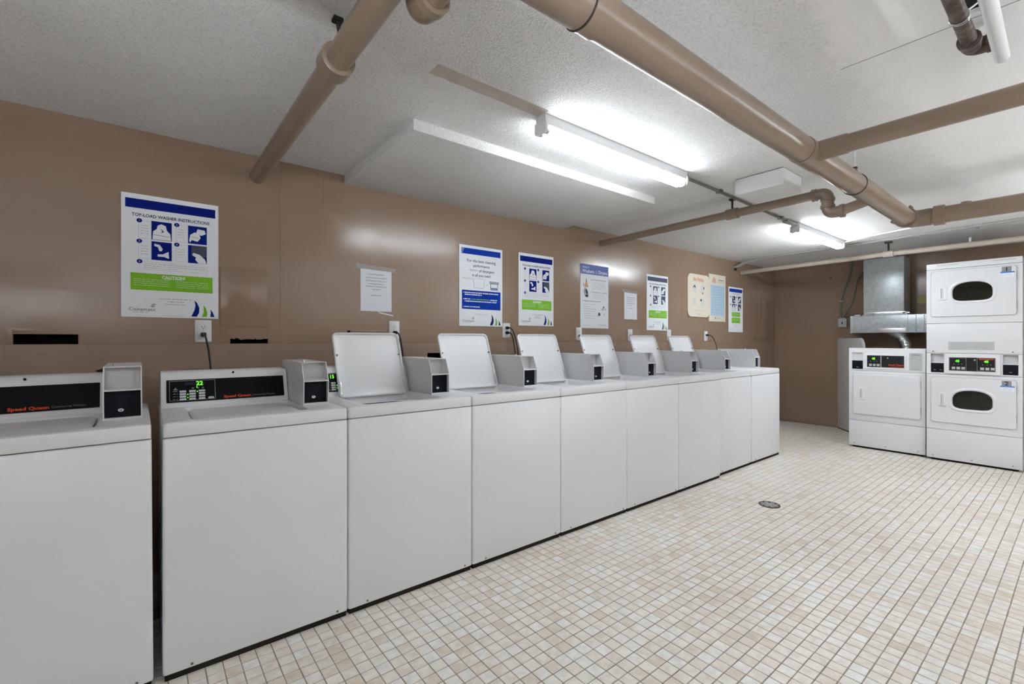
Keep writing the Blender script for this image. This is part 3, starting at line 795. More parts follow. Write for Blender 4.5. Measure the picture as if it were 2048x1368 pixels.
s.text('lettering_red', 'letter_red', 'Commercial Dryer', 0.985, 0.90, 0.016, 0.0008, 'RIGHT', width=0.33)
s.disc('panel_print', 'letter_grey', 0.57, 0.2, 0.008, lift=0.0008, n=5)
put_sheet(s, sc, 0.170, 0.912, -0.0068)
lb = MB().box(0.530, 0.636, -0.0012, 0.001, 0.888, 1.072).build('instruction_label', 'label_grey', t)
s = Sheet(0.106, 0.184)
s.lines('label_print', 'letter_grey', 0.2, 0.8, 0.07, 0.006); s.lines('label_print', 'letter_grey', 0.18, 0.85, 0.13, 0.006)
for k in range(9): s.lines('label_print#2', 'grey_line', 0.07, random.Random(k).uniform(0.6, 0.93), 0.22+k*0.07, 0.0028, seed=k)
s.lines('label_print', 'letter_grey', 0.15, 0.75, 0.90, 0.006)
put_sheet(s, lb, 0.530, 0.888, -0.0012)
dryer_door(t, 0.379, 0.835, False)

# stacked dryer: one tall cabinet with two drums
t = thing('stacked_dryer', 'tall white double-stacked dryer with two oval door windows', 'dryer', (6.245, 1.055, 0), (0, 0, R(-90)))
SD = thing
MB().box(0.03, DW-0.03, 0.03, DD-0.03, 0.0, 0.026).build('base', 'base_dark', t)
cab = MB(); cab.loft([[(p[0], y, p[1]) for p in rrect(0.0, DW, 0.022, 1.976, 0.006, n=2)] for y in (0.014, DD)], False, True)
cab.build('cabinet', 'enamel_side', t)
MB().box(0.0, DW, 0.0, 0.014, 0.022, 0.315).build('lower_panel', 'enamel', t, bevel=0.003)
for z0, z1 in ((0.318, 0.868), (1.376, 1.916)):
    cz = ((0.388+0.84)/2 if z0 < 1 else (1.443+1.898)/2) + 0.005
    holed_plate(rrect(0.0, DW, z0, z1, 0.003, n=1), dshape(0.332, cz+0.004, 0.17, 0.125, 0.12), 0.332, cz, 0.0, 0.014, 0.001).build('front_panel', 'enamel', t, sharp=40)
MB().box(0.0, DW, 0.0, 0.014, 1.080, 1.373).build('middle_panel', 'enamel', t, bevel=0.003)
MB().box(0.0, DW, -0.002, 0.014, 1.919, 1.976).build('top_cap', 'enamel', t, bevel=0.004)
for sx in (0.05, 0.33, 0.60): MB().tube([(sx, 0.001, 0.05), (sx, -0.002, 0.05)], 0.005, 8).build('screw', 'screw', t)
for sx in (0.05, 0.60): MB().tube([(sx, 0.001, 1.098), (sx, -0.003, 1.098)], 0.006, 8).build('screw', 'screw', t)
cellplate(MB(), 0.0, DW, 0.872, 1.077, ((0.033, 0.131, 0.884, 1.072), (0.536, 0.634, 0.884, 1.072)), 0.013).build('control_panel', 'plastic_white', t, rot=FR)
for u0, marks in ((0.033, (0.3, 0.75)), (0.536, (0.5,))):
    u1 = u0 + 0.098
    MB().box(u0-0.002, u1+0.002, 0.030, 0.033, 0.882, 1.072).build('coin_niche', 'niche_grey', t)
    pl = MB().box(u0+0.0008, u1-0.0008, 0.003, 0.02, 0.886, 0.978).build('coin_plate', 'black_plastic', t, bevel=0.001)
    MB().box(u0+0.0003, u1-0.0003, 0.0, 0.030, 0.981, 0.988).build('coin_shelf', 'plastic_white', t)
    for q in marks: MB().box(u0+0.098*q-0.008, u0+0.098*q+0.008, 0.0022, 0.0034, 0.906, 0.913).build('coin_mark', 'letter_grey', pl)
pod = MB().prism(rrect(0.140, 0.522, 0.880, 1.072, 0.014), -0.012, 0.002, 'y').build('display_pod', 'plastic_white', t, bevel=0.004, seg=3)
sc = MB().box(0.170, 0.490, -0.0130, -0.0115, 0.908, 1.040).build('display_panel', 'dark_panel', pod)
s = Sheet(0.32, 0.132)
small_pad(s, 0.006, 0.004, 0.001, '45', 'led_green'); small_pad(s, 0.205, 0.004, 0.001, '45', 'led_lime')
s.frame('panel_outline', 'grey_line', 0.01, 0.03, 0.385, 0.97, 0.0018, 0.0008)
s.frame('panel_outline', 'grey_line', 0.615, 0.03, 0.99, 0.97, 0.0018, 0.0008)
s.text('lettering_red', 'letter_red', 'Speed Queen', 0.81, 0.09, 0.016, 0.0009, bold=0.0008, width=0.3)
s.disc('panel_print', 'letter_grey', 0.57, 0.17, 0.009, lift=0.0008, n=5)
put_sheet(s, sc, 0.170, 0.908, -0.0130)
for z0, z1, digit in ((0.388, 0.84, '2'), (1.443, 1.898, '1')):
    door = dryer_door(t, z0, z1, True)
    st = MB().box(0.530, 0.592, -0.0112, -0.0098, z1-0.058, z1-0.008).build('number_sticker', 'sticker_grey', door)
    s = Sheet(0.062, 0.05); s.text('number', 'letter_black', digit, 0.5, 0.5, 0.05, 0.0006, bold=0.0012)
    put_sheet(s, st, 0.530, z1-0.058, -0.0112)
    MB().box(0.520, 0.612, -0.0124, -0.0098, z1-0.067, z1-0.055).build('blue_tape_strip', 'blue_tape', door)
    lab = MB().box(0.520, 0.608, -0.0108, -0.0098, z1-0.105, z1-0.067).build('paper_label', 'board_white', door)
    s = Sheet(0.088, 0.038)
    for k in range(3): s.lines('label_print', 'print_grey', 0.05, 0.9, 0.25+0.25*k, 0.002, seed=k)
    put_sheet(s, lab, 0.520, z1-0.105, -0.0108)
lab = MB().box(0.165, 0.482, -0.0012, 0.001, 1.114, 1.192).build('warning_label', 'label_grey', t)
s = Sheet(0.317, 0.078)
s.frame('label_print', 'grey_line', 0.0, 0.0, 1, 1, 0.0012)
for k in range(5):
    s.lines('label_print', 'grey_line', 0.04, 0.46, 0.2+0.16*k, 0.003, seed=k); s.lines('label_print', 'grey_line', 0.55, 0.96, 0.2+0.16*k, 0.003, seed=k+9)
put_sheet(s, lab, 0.165, 1.114, -0.0012)
for x0 in (0.08, 0.46):
    s = Sheet(0.16, 0.02)
    s.lines('label_print', 'print_grey', 0, 1, 0.5, 0.006, seed=int(x0*100)); put_sheet(s, t, x0, 1.945, -0.0022)

# ------------------------------------------------------------------ duct above the single dryer
t = thing('air_duct', 'galvanised sheet-metal duct dropping from the ceiling over the single dryer', 'duct', (7.0, 1.6, 1.3))
def L(o): return None
ox, oy, oz = 7.0, 1.6, 1.3
def gb(name, m, x0, x1, y0, y1, z0, z1, bev=0.003, parent=None):
    return MB().box(x0-ox, x1-ox, y0-oy, y1-oy, z0-oz, z1-oz).build(name, m, parent or t, bevel=bev)
gb('trunk', 'galvanised', 7.15, 7.47, 0.75, 1.945, 1.30, 1.515)
gb('riser', 'galvanised', 7.15, 7.45, 1.412, 1.812, 1.515, 2.225)
gb('flange', 'galvanised', 7.142, 7.46, 1.38, 1.82, 1.515, 1.530, 0.001)
gb('flange', 'galvanised', 7.140, 7.475, 1.925, 1.950, 1.297, 1.520, 0.001)
for k in range(4): gb('seam', 'galvanised', 7.142, 7.475, 1.375-0.075*k, 1.382-0.075*k, 1.295, 1.519, 0.001)
gb('foil_tape', 'foil', 7.139, 7.16, 1.395, 1.80, 1.528, 1.56, 0.002)
gb('foil_tape', 'foil', 7.139, 7.16, 1.36, 1.42, 1.53, 1.55, 0.002)
gb('foil_tape', 'foil', 7.1465, 7.16, 1.395, 1.655, 1.303, 1.355, 0.001)
gb('bracket', 'paint_white', 7.12, 7.16, 1.84, 1.90, 1.515, 1.532, 0.002)
cone = MB(); 
cone.loft([[(7.25+a*0.085*math.cos(q)-ox, 1.52+c+b*0.10*math.sin(q)-oy, z-oz) for q in [2*math.pi*k/20 for k in range(20)]] for a, b, c, z in ((1, 1, 0.0, 1.302), (0.62, 0.55, -0.06, 1.235))], False, False)
cone.build('collar', 'galvanised', t)
pth = smooth_path([(7.25, 1.455, 1.245), (7.22, 1.43, 1.205), (7.16, 1.395, 1.165), (7.11, 1.38, 1.11), (7.09, 1.375, 1.0)], 10)
rr = [0.05 + (0.0045 if k % 3 == 0 else -0.001) for k in range(len(pth))]
MB().tube([(p.x-ox, p.y-oy, p.z-oz) for p in pth], rr, 20).build('flex_hose', 'foil', t)

# junction box and armoured cables on the far wall
t = thing('junction_box', 'small grey electrical box on the far wall with cables rising from it', 'electrical box', (FX, 2.135, 1.44))
bx = MB().box(-0.05, 0.0, -0.05, 0.05, -0.055, 0.06).build('box', 'conduit_grey', t, bevel=0.004)
MB().box(-0.053, -0.05, -0.043, 0.043, -0.047, 0.052).build('cover_plate', 'label_grey', bx, bevel=0.001)
MB().box(-0.058, -0.053, -0.006, 0.006, -0.012, 0.016).build('switch', 'print_blue', bx, bevel=0.001)
for pts in ([(-0.03,0.02,0.05),(-0.03,0.025,0.2),(-0.02,0.01,0.36),(-0.02,-0.05,0.55),(-0.02,-0.09,0.70),(-0.02,-0.10,0.84)],
            [(-0.03,0.0,0.05),(-0.03,-0.03,0.14),(-0.03,-0.10,0.27),(-0.03,-0.13,0.40),(-0.03,-0.17,0.58),(-0.05,-0.25,0.70)],
            [(-0.03,-0.02,0.05),(-0.03,-0.04,0.09),(-0.05,-0.11,0.115),(-0.10,-0.26,0.115)]):
    MB().tube(smooth_path(pts, 8), 0.0085, 10).build('cable', 'cable_grey', t)
    MB().tube([pts[0], (pts[0][0], pts[0][1], pts[0][2]+0.022)], 0.013, 10).build('connector', 'steel', t)
MB().box(-0.032, 0.0, -0.003, 0.035, 0.30, 0.31).build('cable_clip', 'steel', t, bevel=0.001)

# leaning white panel between the wall and the dryer
t = MB(); pr = [(0,0),(0.64,0),(0.64,1.10),(0.63,1.16),(0.60,1.21),(0.56,1.235),(0.0,1.235)]
lp = t.prism(pr, 0.0, 0.03, 'y').build('metal_panel', 'enamel_side', bevel=0.004)
lp.location = (FX-0.06, 2.185, 0.0)
lp.rotation_euler = (0, 0, math.atan2(-0.36, -0.43))
tag(lp, 'loose white metal side panel with rounded top corner standing behind the single dryer', 'panel')
MB().box(0.0, 0.63, -0.001, 0.031, 0.0, 0.012).build('bottom_edge', 'base_dark', lp)
yl = MB().box(FX-0.004, FX, 1.25, 1.36, 1.66, 1.76).build('wall_label', 'yellow_label')
tag(yl, 'faded yellow label on the far wall beside the duct', 'label')

# ------------------------------------------------------------------ pipes
def hub(mb, a, b, r): mb.tube([a, b], r, 20)
def collar(mb, p, d, r, w):
    p = Vector(p); d = Vector(d).normalized()
    q = [p - d*w, p - d*w*0.92, p - d*w*0.6, p + d*w*0.6, p + d*w*0.92, p + d*w]
    mb.tube(q, [r*0.92, r, r*0.99, r*0.99, r, r*0.92], 24)

t = thing('waste_pipe', 'brown painted pipe crossing the ceiling above the first poster', 'pipe', (0.512, WY, 2.16))
MB().tube(bend([(0, 0.01, 0), (0, -2.03, 0), (0, -2.03, 0.13)], 0.06), 0.042, 24).build('pipe', 'pipe_paint', t)
mb = MB(); collar(mb, (0, -1.405, 0), (0, 1, 0), 0.056, 0.036); mb.build('coupling', 'pipe_paint', t)
mb = MB(); mb.tube([(0.0, -1.46, 0.03), (-0.012, -1.46, 0.115)], 0.007, 8); mb.box(-0.027, 0.003, -1.475, -1.445, 0.106, 0.117); mb.build('hanger', 'dark_metal', t)

t = thing('drop_pipe', 'brown elbow pipe dropping from the ceiling at the top edge', 'pipe', (0.605, 1.175, CZ))
MB().tube(bend([(0, 0, 0.02), (0, 0, -0.15), (0, -0.275, -0.15)], 0.05), 0.034, 20).build('pipe', 'pipe_paint', t)
MB().tube(bend([(0, 0, -0.06), (0, 0, -0.15), (0, -0.075, -0.15)], 0.05), 0.042, 20).build('elbow', 'pipe_paint', t)
mb = MB(); collar(mb, (0, -0.07, -0.15), (0, 1, 0), 0.047, 0.014); collar(mb, (0, 0, -0.065), (0, 0, 1), 0.047, 0.014); mb.build('hub', 'pipe_paint', t)

PX, PY, PZ = 0.0, 0.834, 2.087
t = thing('main_drain_pipe', 'thick brown main pipe running the length of the ceiling with side branches', 'pipe', (0, PY, PZ))
MB().tube([(-2.15, 0, 0), (0.9, 0, 0)], 0.0595, 28).build('pipe', 'pipe_paint', t)
MB().tube([(0.9, 0, 0), (4.32, 0, 0)], 0.057, 28).build('pipe', 'pipe_paint', t)
mb = MB(); collar(mb, (0.925, 0, 0), (1, 0, 0), 0.062, 0.03); mb.build('coupling', 'pipe_paint', t)
MB().torus((0.893, 0, 0), (1, 0, 0), 0.0605, 0.0022).build('joint_ring', 'dark_metal', t)
MB().torus((3.13, 0, 0), (1, 0, 0), 0.0585, 0.003).build('hanger_ring', 'dark_metal', t)
MB().tube([(3.13, 0, 0.057), (3.13, 0, CZ-PZ)], 0.005, 8).build('hanger_rod', 'paint_white', t)
mb = MB(); mb.tube([(3.13, -0.02, 0.056), (3.13, 0, 0.092)], 0.003, 6); mb.tube([(3.13, 0.02, 0.056), (3.13, 0, 0.092)], 0.003, 6); mb.box(3.118, 3.142, -0.012, 0.012, 0.088, 0.096); mb.build('hanger_yoke', 'dark_metal', t)
# first branch
MB().tube([(2.45, -0.02, 0), (2.45, -3.5, 0)], 0.039, 22).build('branch_pipe', 'pipe_paint', t)
MB().tube([(2.45, 0.0, 0), (2.45, -0.155, 0)], 0.044, 22).build('tee_hub', 'pipe_paint', t)
MB().tube([(2.36, 0, 0), (2.54, 0, 0)], 0.0605, 28).build('tee', 'pipe_paint', t)
# far end: flanged elbow into the second branch
MB().tube(bend([(4.25, 0, 0), (4.37, 0, 0), (4.37, -0.12, 0)], 0.07), 0.060, 24).build('elbow', 'pipe_paint', t)
mb = MB(); collar(mb, (4.27, 0, 0), (1, 0, 0), 0.069, 0.012); mb.build('flange', 'pipe_paint', t)
for yy, zz in ((0.072, -0.02), (-0.03, 0.068), (-0.03, -0.066), (0.03, 0.07)):
    MB().tube([(4.24, yy, zz), (4.30, yy, zz)], 0.009, 8).build('bolt', 'pipe_paint', t)
MB().tube([(4.37, -0.1, 0), (4.37, -3.5, 0)], 0.057, 24).build('branch_pipe', 'pipe_paint', t)
mb = MB(); collar(mb, (4.37, -0.165, 0), (0, 1, 0), 0.070, 0.030); mb.build('coupling', 'pipe_paint', t)
MB().box(4.31, 4.345, -0.19, -0.14, 0.01, 0.05).build('clamp_lug', 'pipe_paint', t, bevel=0.004)
MB().tube([(4.37, -0.30, 0.045), (4.37, -0.30, 0.062)], 0.028, 14).build('cleanout_plug', 'pipe_paint', t)

t = thing('trap_pipe', 'thinner brown pipe with an S-shaped elbow drop joining the main pipe', 'pipe', (3.5, WY, 2.163))
A = [(0.025, 0.01, 0.0), (-0.045, -1.915, 0.0)]
MB().tube(A, 0.030, 20).build('pipe', 'pipe_paint', t)
e1 = bend([(-0.043, -1.87, 0.0), (-0.046, -1.955, 0.0), (-0.046, -1.955, -0.135), (-0.046, -2.04, -0.135)], 0.042)
MB().tube(e1, 0.035, 20).build('elbow', 'pipe_paint', t)
mb = MB(); collar(mb, (-0.043, -1.88, 0), (0, 1, 0), 0.041, 0.014); collar(mb, (-0.046, -1.955, -0.045), (0, 0, 1), 0.041, 0.010); collar(mb, (-0.046, -1.955, -0.092), (0, 0, 1), 0.041, 0.010); collar(mb, (-0.046, -2.035, -0.135), (0, 1, 0), 0.042, 0.012); mb.build('hub', 'pipe_paint', t)
MB().tube([(-0.046, -2.03, -0.135), (-0.046, -2.172, -0.100)], 0.030, 20).build('tail_pipe', 'pipe_paint', t)
mb = MB(); collar(mb, (-0.024, -1.325, 0), (0, 1, 0), 0.040, 0.045); mb.build('coupling', 'pipe_paint', t)
mb = MB(); mb.tube([(-0.024, -1.325, 0.03), (-0.024, -1.325, 0.114)], 0.008, 8); mb.box(-0.042, -0.006, -1.343, -1.307, 0.102, 0.114); mb.build('hanger', 'dark_metal', t)

t = thing('wall_pipe', 'pale beige pipe running under the ceiling in front of the dryer wall', 'pipe', (6.36, WY, 2.138))
MB().tube([(0.09, 0.01, 0.0), (-0.08, -1.65, 0), (-0.075, -2.7, 0.0), (-0.08, -5.7, 0)], 0.027, 18).build('pipe', 'pipe_pale', t)
mb = MB(); collar(mb, (-0.08, -1.65, 0), (0, 1, 0), 0.036, 0.045); mb.build('coupling', 'pipe_pale', t)
mb = MB(); mb.tube([(-0.08, -1.65, 0.028), (-0.08, -1.65, 0.132)], 0.009, 8); mb.box(-0.11, -0.05, -1.68, -1.62, 0.117, 0.131); mb.build('hanger', 'dark_metal', t)
mb = MB(); mb.tube([(-0.075, -2.28, 0.02), (-0.075, -2.28, 0.07)], 0.010, 8); mb.build('valve', 'conduit_grey', t)

# electrical conduits on the ceiling near the dryers
t = thing('ceiling_conduits', 'pair of thin grey conduits curving out of the wall and along the far ceiling', 'conduit', (6.2, WY, CZ))
for k, (dx, dz) in enumerate(((0.0, -0.012), (-0.05, -0.012))):
    pts = [(0.08+dx, 0.012, -0.085), (0.085+dx, -0.04, -0.075), (0.09+dx, -0.16, -0.035), (0.07+dx, -0.45, dz), (-0.03+dx, -1.5, dz), (-0.17+dx, -2.65, dz), (-0.4+dx, -5.6, dz)]
    MB().tube(smooth_path(pts, 6), 0.010, 10).build('conduit', 'conduit_grey', t)
for yy in (-1.2, -2.35): MB().box(-0.14 + (yy+2.35)*0.09-0.03, -0.14 + (yy+2.35)*0.09+0.05, yy-0.01, yy+0.01, -0.026, 0.0).build('strap', 'conduit_grey', t, bevel=0.002)
MB().box(0.045, 0.115, -0.002, 0.008, -0.125, -0.08).build('wall_hole', 'void', t)
t = MB().tube(smooth_path([(5.885, 1.66, 2.262), (5.76, 1.40, 2.266), (5.50, 0.70, 2.262), (5.3, 0.3, 2.262), (4.9, -0.9, 2.262)], 6), 0.008, 8).build('light_conduit', 'paint_white')
tag(t, 'white conduit leading from the farther strip light across the ceiling', 'conduit')
t = MB().tube(smooth_path([(2.702, 1.642, 2.262), (3.45, 1.66, 2.266), (4.635, 1.688, 2.262)], 6), 0.0095, 10).build('link_conduit', 'conduit_dark')
tag(t, 'dark conduit joining the two strip lights along the ceiling', 'conduit')
for xx in (3.2, 4.3): MB().box(xx-0.012, xx+0.012, 1.64 + (xx-2.7)*0.024-0.02, 1.64 + (xx-2.7)*0.024+0.02, 2.256, 2.277).build('strap', 'conduit_dark', t)
MB().box(4.42, 4.64, 1.665, 1.71, 2.250, 2.276).build('conduit_body', 'conduit_grey', t, bevel=0.004)

# white access box under the ceiling
t = thing('ceiling_box', 'white square boxed-in cover hanging under the ceiling beside the main pipe', 'box', (3.08, 1.185, CZ))
MB().box(0, 0.285, 0, 0.30, -0.105, -0.003).build('cover', 'paint_white', t, bevel=0.002)
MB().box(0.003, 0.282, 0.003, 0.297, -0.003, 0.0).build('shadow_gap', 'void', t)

# rusty pipe and white tube at the top right
t = thing('rusty_pipe', 'rusty iron pipe with an elbow at the upper right of the ceiling', 'pipe', (1.8, 0.255, 2.205))
MB().tube([(-0.9, 0, 0), (0.37, 0, 0)], 0.0215, 16).build('pipe', 'rust', t)
MB().tube(bend([(0.33, 0, 0), (0.41, 0, 0), (0.41, -0.05, 0)], 0.03), 0.027, 16).build('elbow', 'rust', t)
mb = MB(); collar(mb, (0.345, 0, 0), (1, 0, 0), 0.031, 0.010); collar(mb, (0.41, -0.042, 0), (0, 1, 0), 0.031, 0.008); mb.build('hub', 'rust', t)
MB().tube(bend([(0.41, -0.03, 0.0), (0.41, -0.052, 0.0), (0.41, -0.052, 0.08)], 0.018), 0.018, 14).build('tail_pipe', 'rust', t)
mb = MB(); mb.torus((0.16, 0, 0), (1, 0.15, 0), 0.0235, 0.0025, 20, 6); mb.tube(smooth_path([(0.165, -0.02, 0.012), (0.19, -0.045, 0.04), (0.22, -0.05, 0.07)], 5), 0.003, 6); mb.torus((0.17, 0, 0), (1, 0.3, 0), 0.0235, 0.0022, 20, 6); mb.build('hanger_wire', 'steel', t)
t = thing('white_pipe', 'white painted pipe beside the rusty pipe at the upper right', 'pipe', (1.8, 0.185, 2.155))
MB().tube([(-0.8, -0.02, 0), (0.44, 0.003, 0), (0.455, 0.003, 0.002), (0.462, 0.003, 0.004)], [0.0195, 0.0195, 0.016, 0.006], 16).build('pipe', 'paint_white', t)
MB().tube([(0.2, 0.0, 0.018), (0.2, 0.0, 0.115)], 0.004, 8).build('hanger_rod', 'paint_white', t)

# ------------------------------------------------------------------ floor drain
t = thing('floor_drain', 'round metal floor drain grate set in the tiles', 'drain', (DR[0], DR[1], 0))
def ring(r0, r1, z0, z1, n=40):
    c = lambda r, z: [(r*math.cos(2*math.pi*k/n), r*math.sin(2*math.pi*k/n), z) for k in range(n)]
    return MB().loft([c(r0, z0), c(r0, z1), c(r1, z1), c(r1, z0)], False, False)
ring(0.071, 0.060, -0.002, 0.0045).build('rim', 'dark_metal', t)
MB().tube([(0,0,0.0002), (0,0,0.0014)], 0.0605, 36).build('well', 'void', t)
gr = MB()
for k in range(8):
    a = 2*math.pi*k/8; c, s_ = math.cos(a), math.sin(a)
    q = [(0.008, -0.006), (0.062, -0.014), (0.062, 0.014), (0.008, 0.006)]
    gr.prism([(u*c - v*s_, u*s_ + v*c) for u, v in q], 0.0014, 0.004, 'z')
gr.tube([(0,0,0.0014), (0,0,0.0042)], 0.018, 20)
gr.build('grate', 'drain_metal', t)
ring(0.045, 0.038, 0.0014, 0.0041).build('grate_ring', 'drain_metal', t)

# ------------------------------------------------------------------ wall outlets and power cords
def outlet(x, z, label, plugs, sag, cord_label):
    t = thing('wall_outlet', label, 'outlet', (x, WY, z), group='outlets above the washers')
    L_ = lambda i, y: [(p[0], y, p[1]) for p in rrect(-0.038+i, 0.038-i, -0.060+i, 0.060-i, 0.005, n=3)]
    pl = MB().loft([L_(0, 0.0), L_(0, -0.004), L_(0.003, -0.0065)]).build('plate', 'outlet_white', t)
    for dz in (0.020, -0.020):
        rc = MB().loft([[(p[0], y, p[1]) for p in rrect(-0.017, 0.017, dz-0.014, dz+0.014, 0.010, n=4)] for y in (-0.006, -0.0078)]).build('receptacle', 'outlet_white', t)
        for dx, w_, h_ in ((-0.0065, 0.0012, 0.0042), (0.0065, 0.0012, 0.0034)):
            MB().box(dx-w_, dx+w_, -0.0081, -0.0077, dz+0.003-h_, dz+0.003+h_).build('slot', 'void', rc)
        MB().tube([(0, -0.0077, dz-0.0085), (0, -0.0081, dz-0.0085)], 0.0026, 8).build('slot', 'void', rc)
    MB().tube([(0, -0.006, 0), (0, -0.0072, 0)], 0.003, 10).build('screw', 'label_grey', t)
    for n, dz in enumerate(plugs):
        c = thing('power_cord', cord_label[n], 'power cord', (x, WY-0.0085, z+dz), group='washer power cords')
        MB().loft([[(p[0], y, p[1]) for p in rrect(-0.013+i, 0.013-i, -0.012+i, 0.012-i, 0.006, n=3)] for i, y in ((0, 0.0), (0, -0.018), (0.004, -0.030), (0.007, -0.036))]).build('plug', 'black_rubber', c)
        dx = sag[n]
        pts = [(0, -0.032, 0), (dx*0.12, -0.05, -0.006), (dx*0.3, -0.058, -0.03), (dx*0.7, -0.055, -0.10), (dx, -0.06, -0.24), (dx, -0.065, -0.55)]
        MB().tube(smooth_path(pts, 7), 0.0048, 10).build('cable', 'black_rubber', c)
outlet(0.248, 1.259, 'white double outlet under the first instruction poster', (-0.020,), (0.03,), ['black cord hanging below the first instruction poster'])
outlet(1.354, 1.281, 'white outlet right of the taped notice', (-0.020,), (0.04,), ['black cord plugged in right of the taped notice'])
outlet(2.338, 1.290, 'white outlet below the right edge of the detergent poster, both sockets used', (0.020, -0.020), (0.075, 0.05), ['upper black cord of the two below the detergent poster', 'lower black cord of the two below the detergent poster'])
outlet(3.206, 1.268, 'white outlet under the left corner of the lilac-headed poster', (-0.020,), (0.05,), ['black plug under the lilac-headed poster'])
outlet(3.98, 1.262, 'white outlet under the small taped notice', (-0.010,), (0.09,), ['black cord under the small taped notice'])
outlet(4.694, 1.268, 'white outlet under the right corner of the third instruction poster', (-0.022,), (0.05,), ['black plug under the third instruction poster'])
outlet(5.505, 1.259, 'white outlet under the cream poster, farthest along the wall', (0.012,), (0.17,), ['black cord arching from the farthest outlet'])

# ------------------------------------------------------------------ posters and notices
def board(name, label, cat, x, z, w, h, m, th=0.003, tilt=0.0, group=None, rad=0.002):
    o = MB().prism(rrect(0, w, 0, h, rad, n=5 if rad > 0.01 else 2), -th, 0.0, 'z').build(name, m, None, loc=(x, WY-th-0.0003, z), rot=(R(90), 0, 0))
    if tilt: o.rotation_euler = (R(90), R(tilt), 0)
    tag(o, label, cat, group)
    return o
def sails(s, blue='print_blue', g='print_green'):
    z = 0.0005
    s.stpoly('sail_mark', blue, [(0.70,0.985),(0.735,0.93),(0.745,0.89),(0.735,0.845),(0.765,0.87),(0.787,0.91),(0.785,0.95),(0.76,0.985)], z)
    s.stpoly('sail_mark_green', g, [(0.815,0.985),(0.835,0.95),(0.835,0.885),(0.862,0.915),(0.876,0.95),(0.87,0.985)], z)
    s.stpoly('sail_mark', blue, [(0.908,0.985),(0.915,0.95),(0.91,0.918),(0.94,0.95),(0.957,0.985)], z)
def logo(s, a=0.07, t=0.935):
    s.text('logo', 'print_slate', 'Coinamatic', a, t, 0.024, 0.0006, 'LEFT', width=0.26)
    for k in range(3): s.rect('logo', 'print_slate', a+0.225-0.006*k, t-0.045+k*0.01, a+0.262-0.006*k, t-0.040+k*0.01, 0.0006)
    s.lines('logo', 'print_slate', a+0.04, a+0.2, t+0.024, 0.0018, 0.0006)
def pic(s, k, a0, t0, a1, t1, dark='print_blue'):
    n = 'picture#%d' % k
    s.rect('picture', dark, a0, t0, a1, t1, 0.0004)
    A = lambda u: a0 + (a1-a0)*u
    T = lambda v: t0 + (t1-t0)*v
    P = lambda pts: s.stpoly('picture_figure', 'print_white', [(A(u), T(v)) for u, v in pts], 0.0006)
    D = lambda pts: s.stpoly('picture_detail', 'print_slate', [(A(u), T(v)) for u, v in pts], 0.0008)
    if k == 1:
        P([(0.05,0.98),(0.08,0.55),(0.25,0.42),(0.30,0.22),(0.48,0.12),(0.70,0.2),(0.76,0.45),(0.93,0.62),(0.96,0.98)])
        D([(0.44,0.35),(0.62,0.52),(0.48,0.62),(0.52,0.5)]); D([(0.1,0.72),(0.9,0.78),(0.9,0.8),(0.1,0.74)])
    elif k == 2:
        P([(0.06,0.82),(0.12,0.5),(0.35,0.35),(0.6,0.42),(0.66,0.65),(0.5,0.86),(0.2,0.8),(0.1,0.95)])
        P([(0.42,0.38),(0.5,0.15),(0.88,0.18),(0.94,0.38),(0.7,0.5)])
        D([(0.2,0.6),(0.55,0.66),(0.55,0.68),(0.2,0.62)])
    elif k == 3:
        P([(0.14,0.12),(0.4,0.16),(0.55,0.38),(0.5,0.5),(0.38,0.5),(0.32,0.3),(0.14,0.24)])
        P([(0.3,0.68),(0.56,0.66),(0.75,0.55),(0.84,0.5),(0.86,0.88),(0.62,0.8),(0.3,0.8)])
    else:
        s.rect('picture_detail#2', 'print_slate', A(0.18), T(0.02), A(1.0), T(0.62), 0.0005)
        P([(0.22,0.5),(0.3,0.42),(0.62,0.5),(0.9,0.75),(0.98,0.99),(0.55,0.99),(0.38,0.8),(0.42,0.66),(0.26,0.58)])
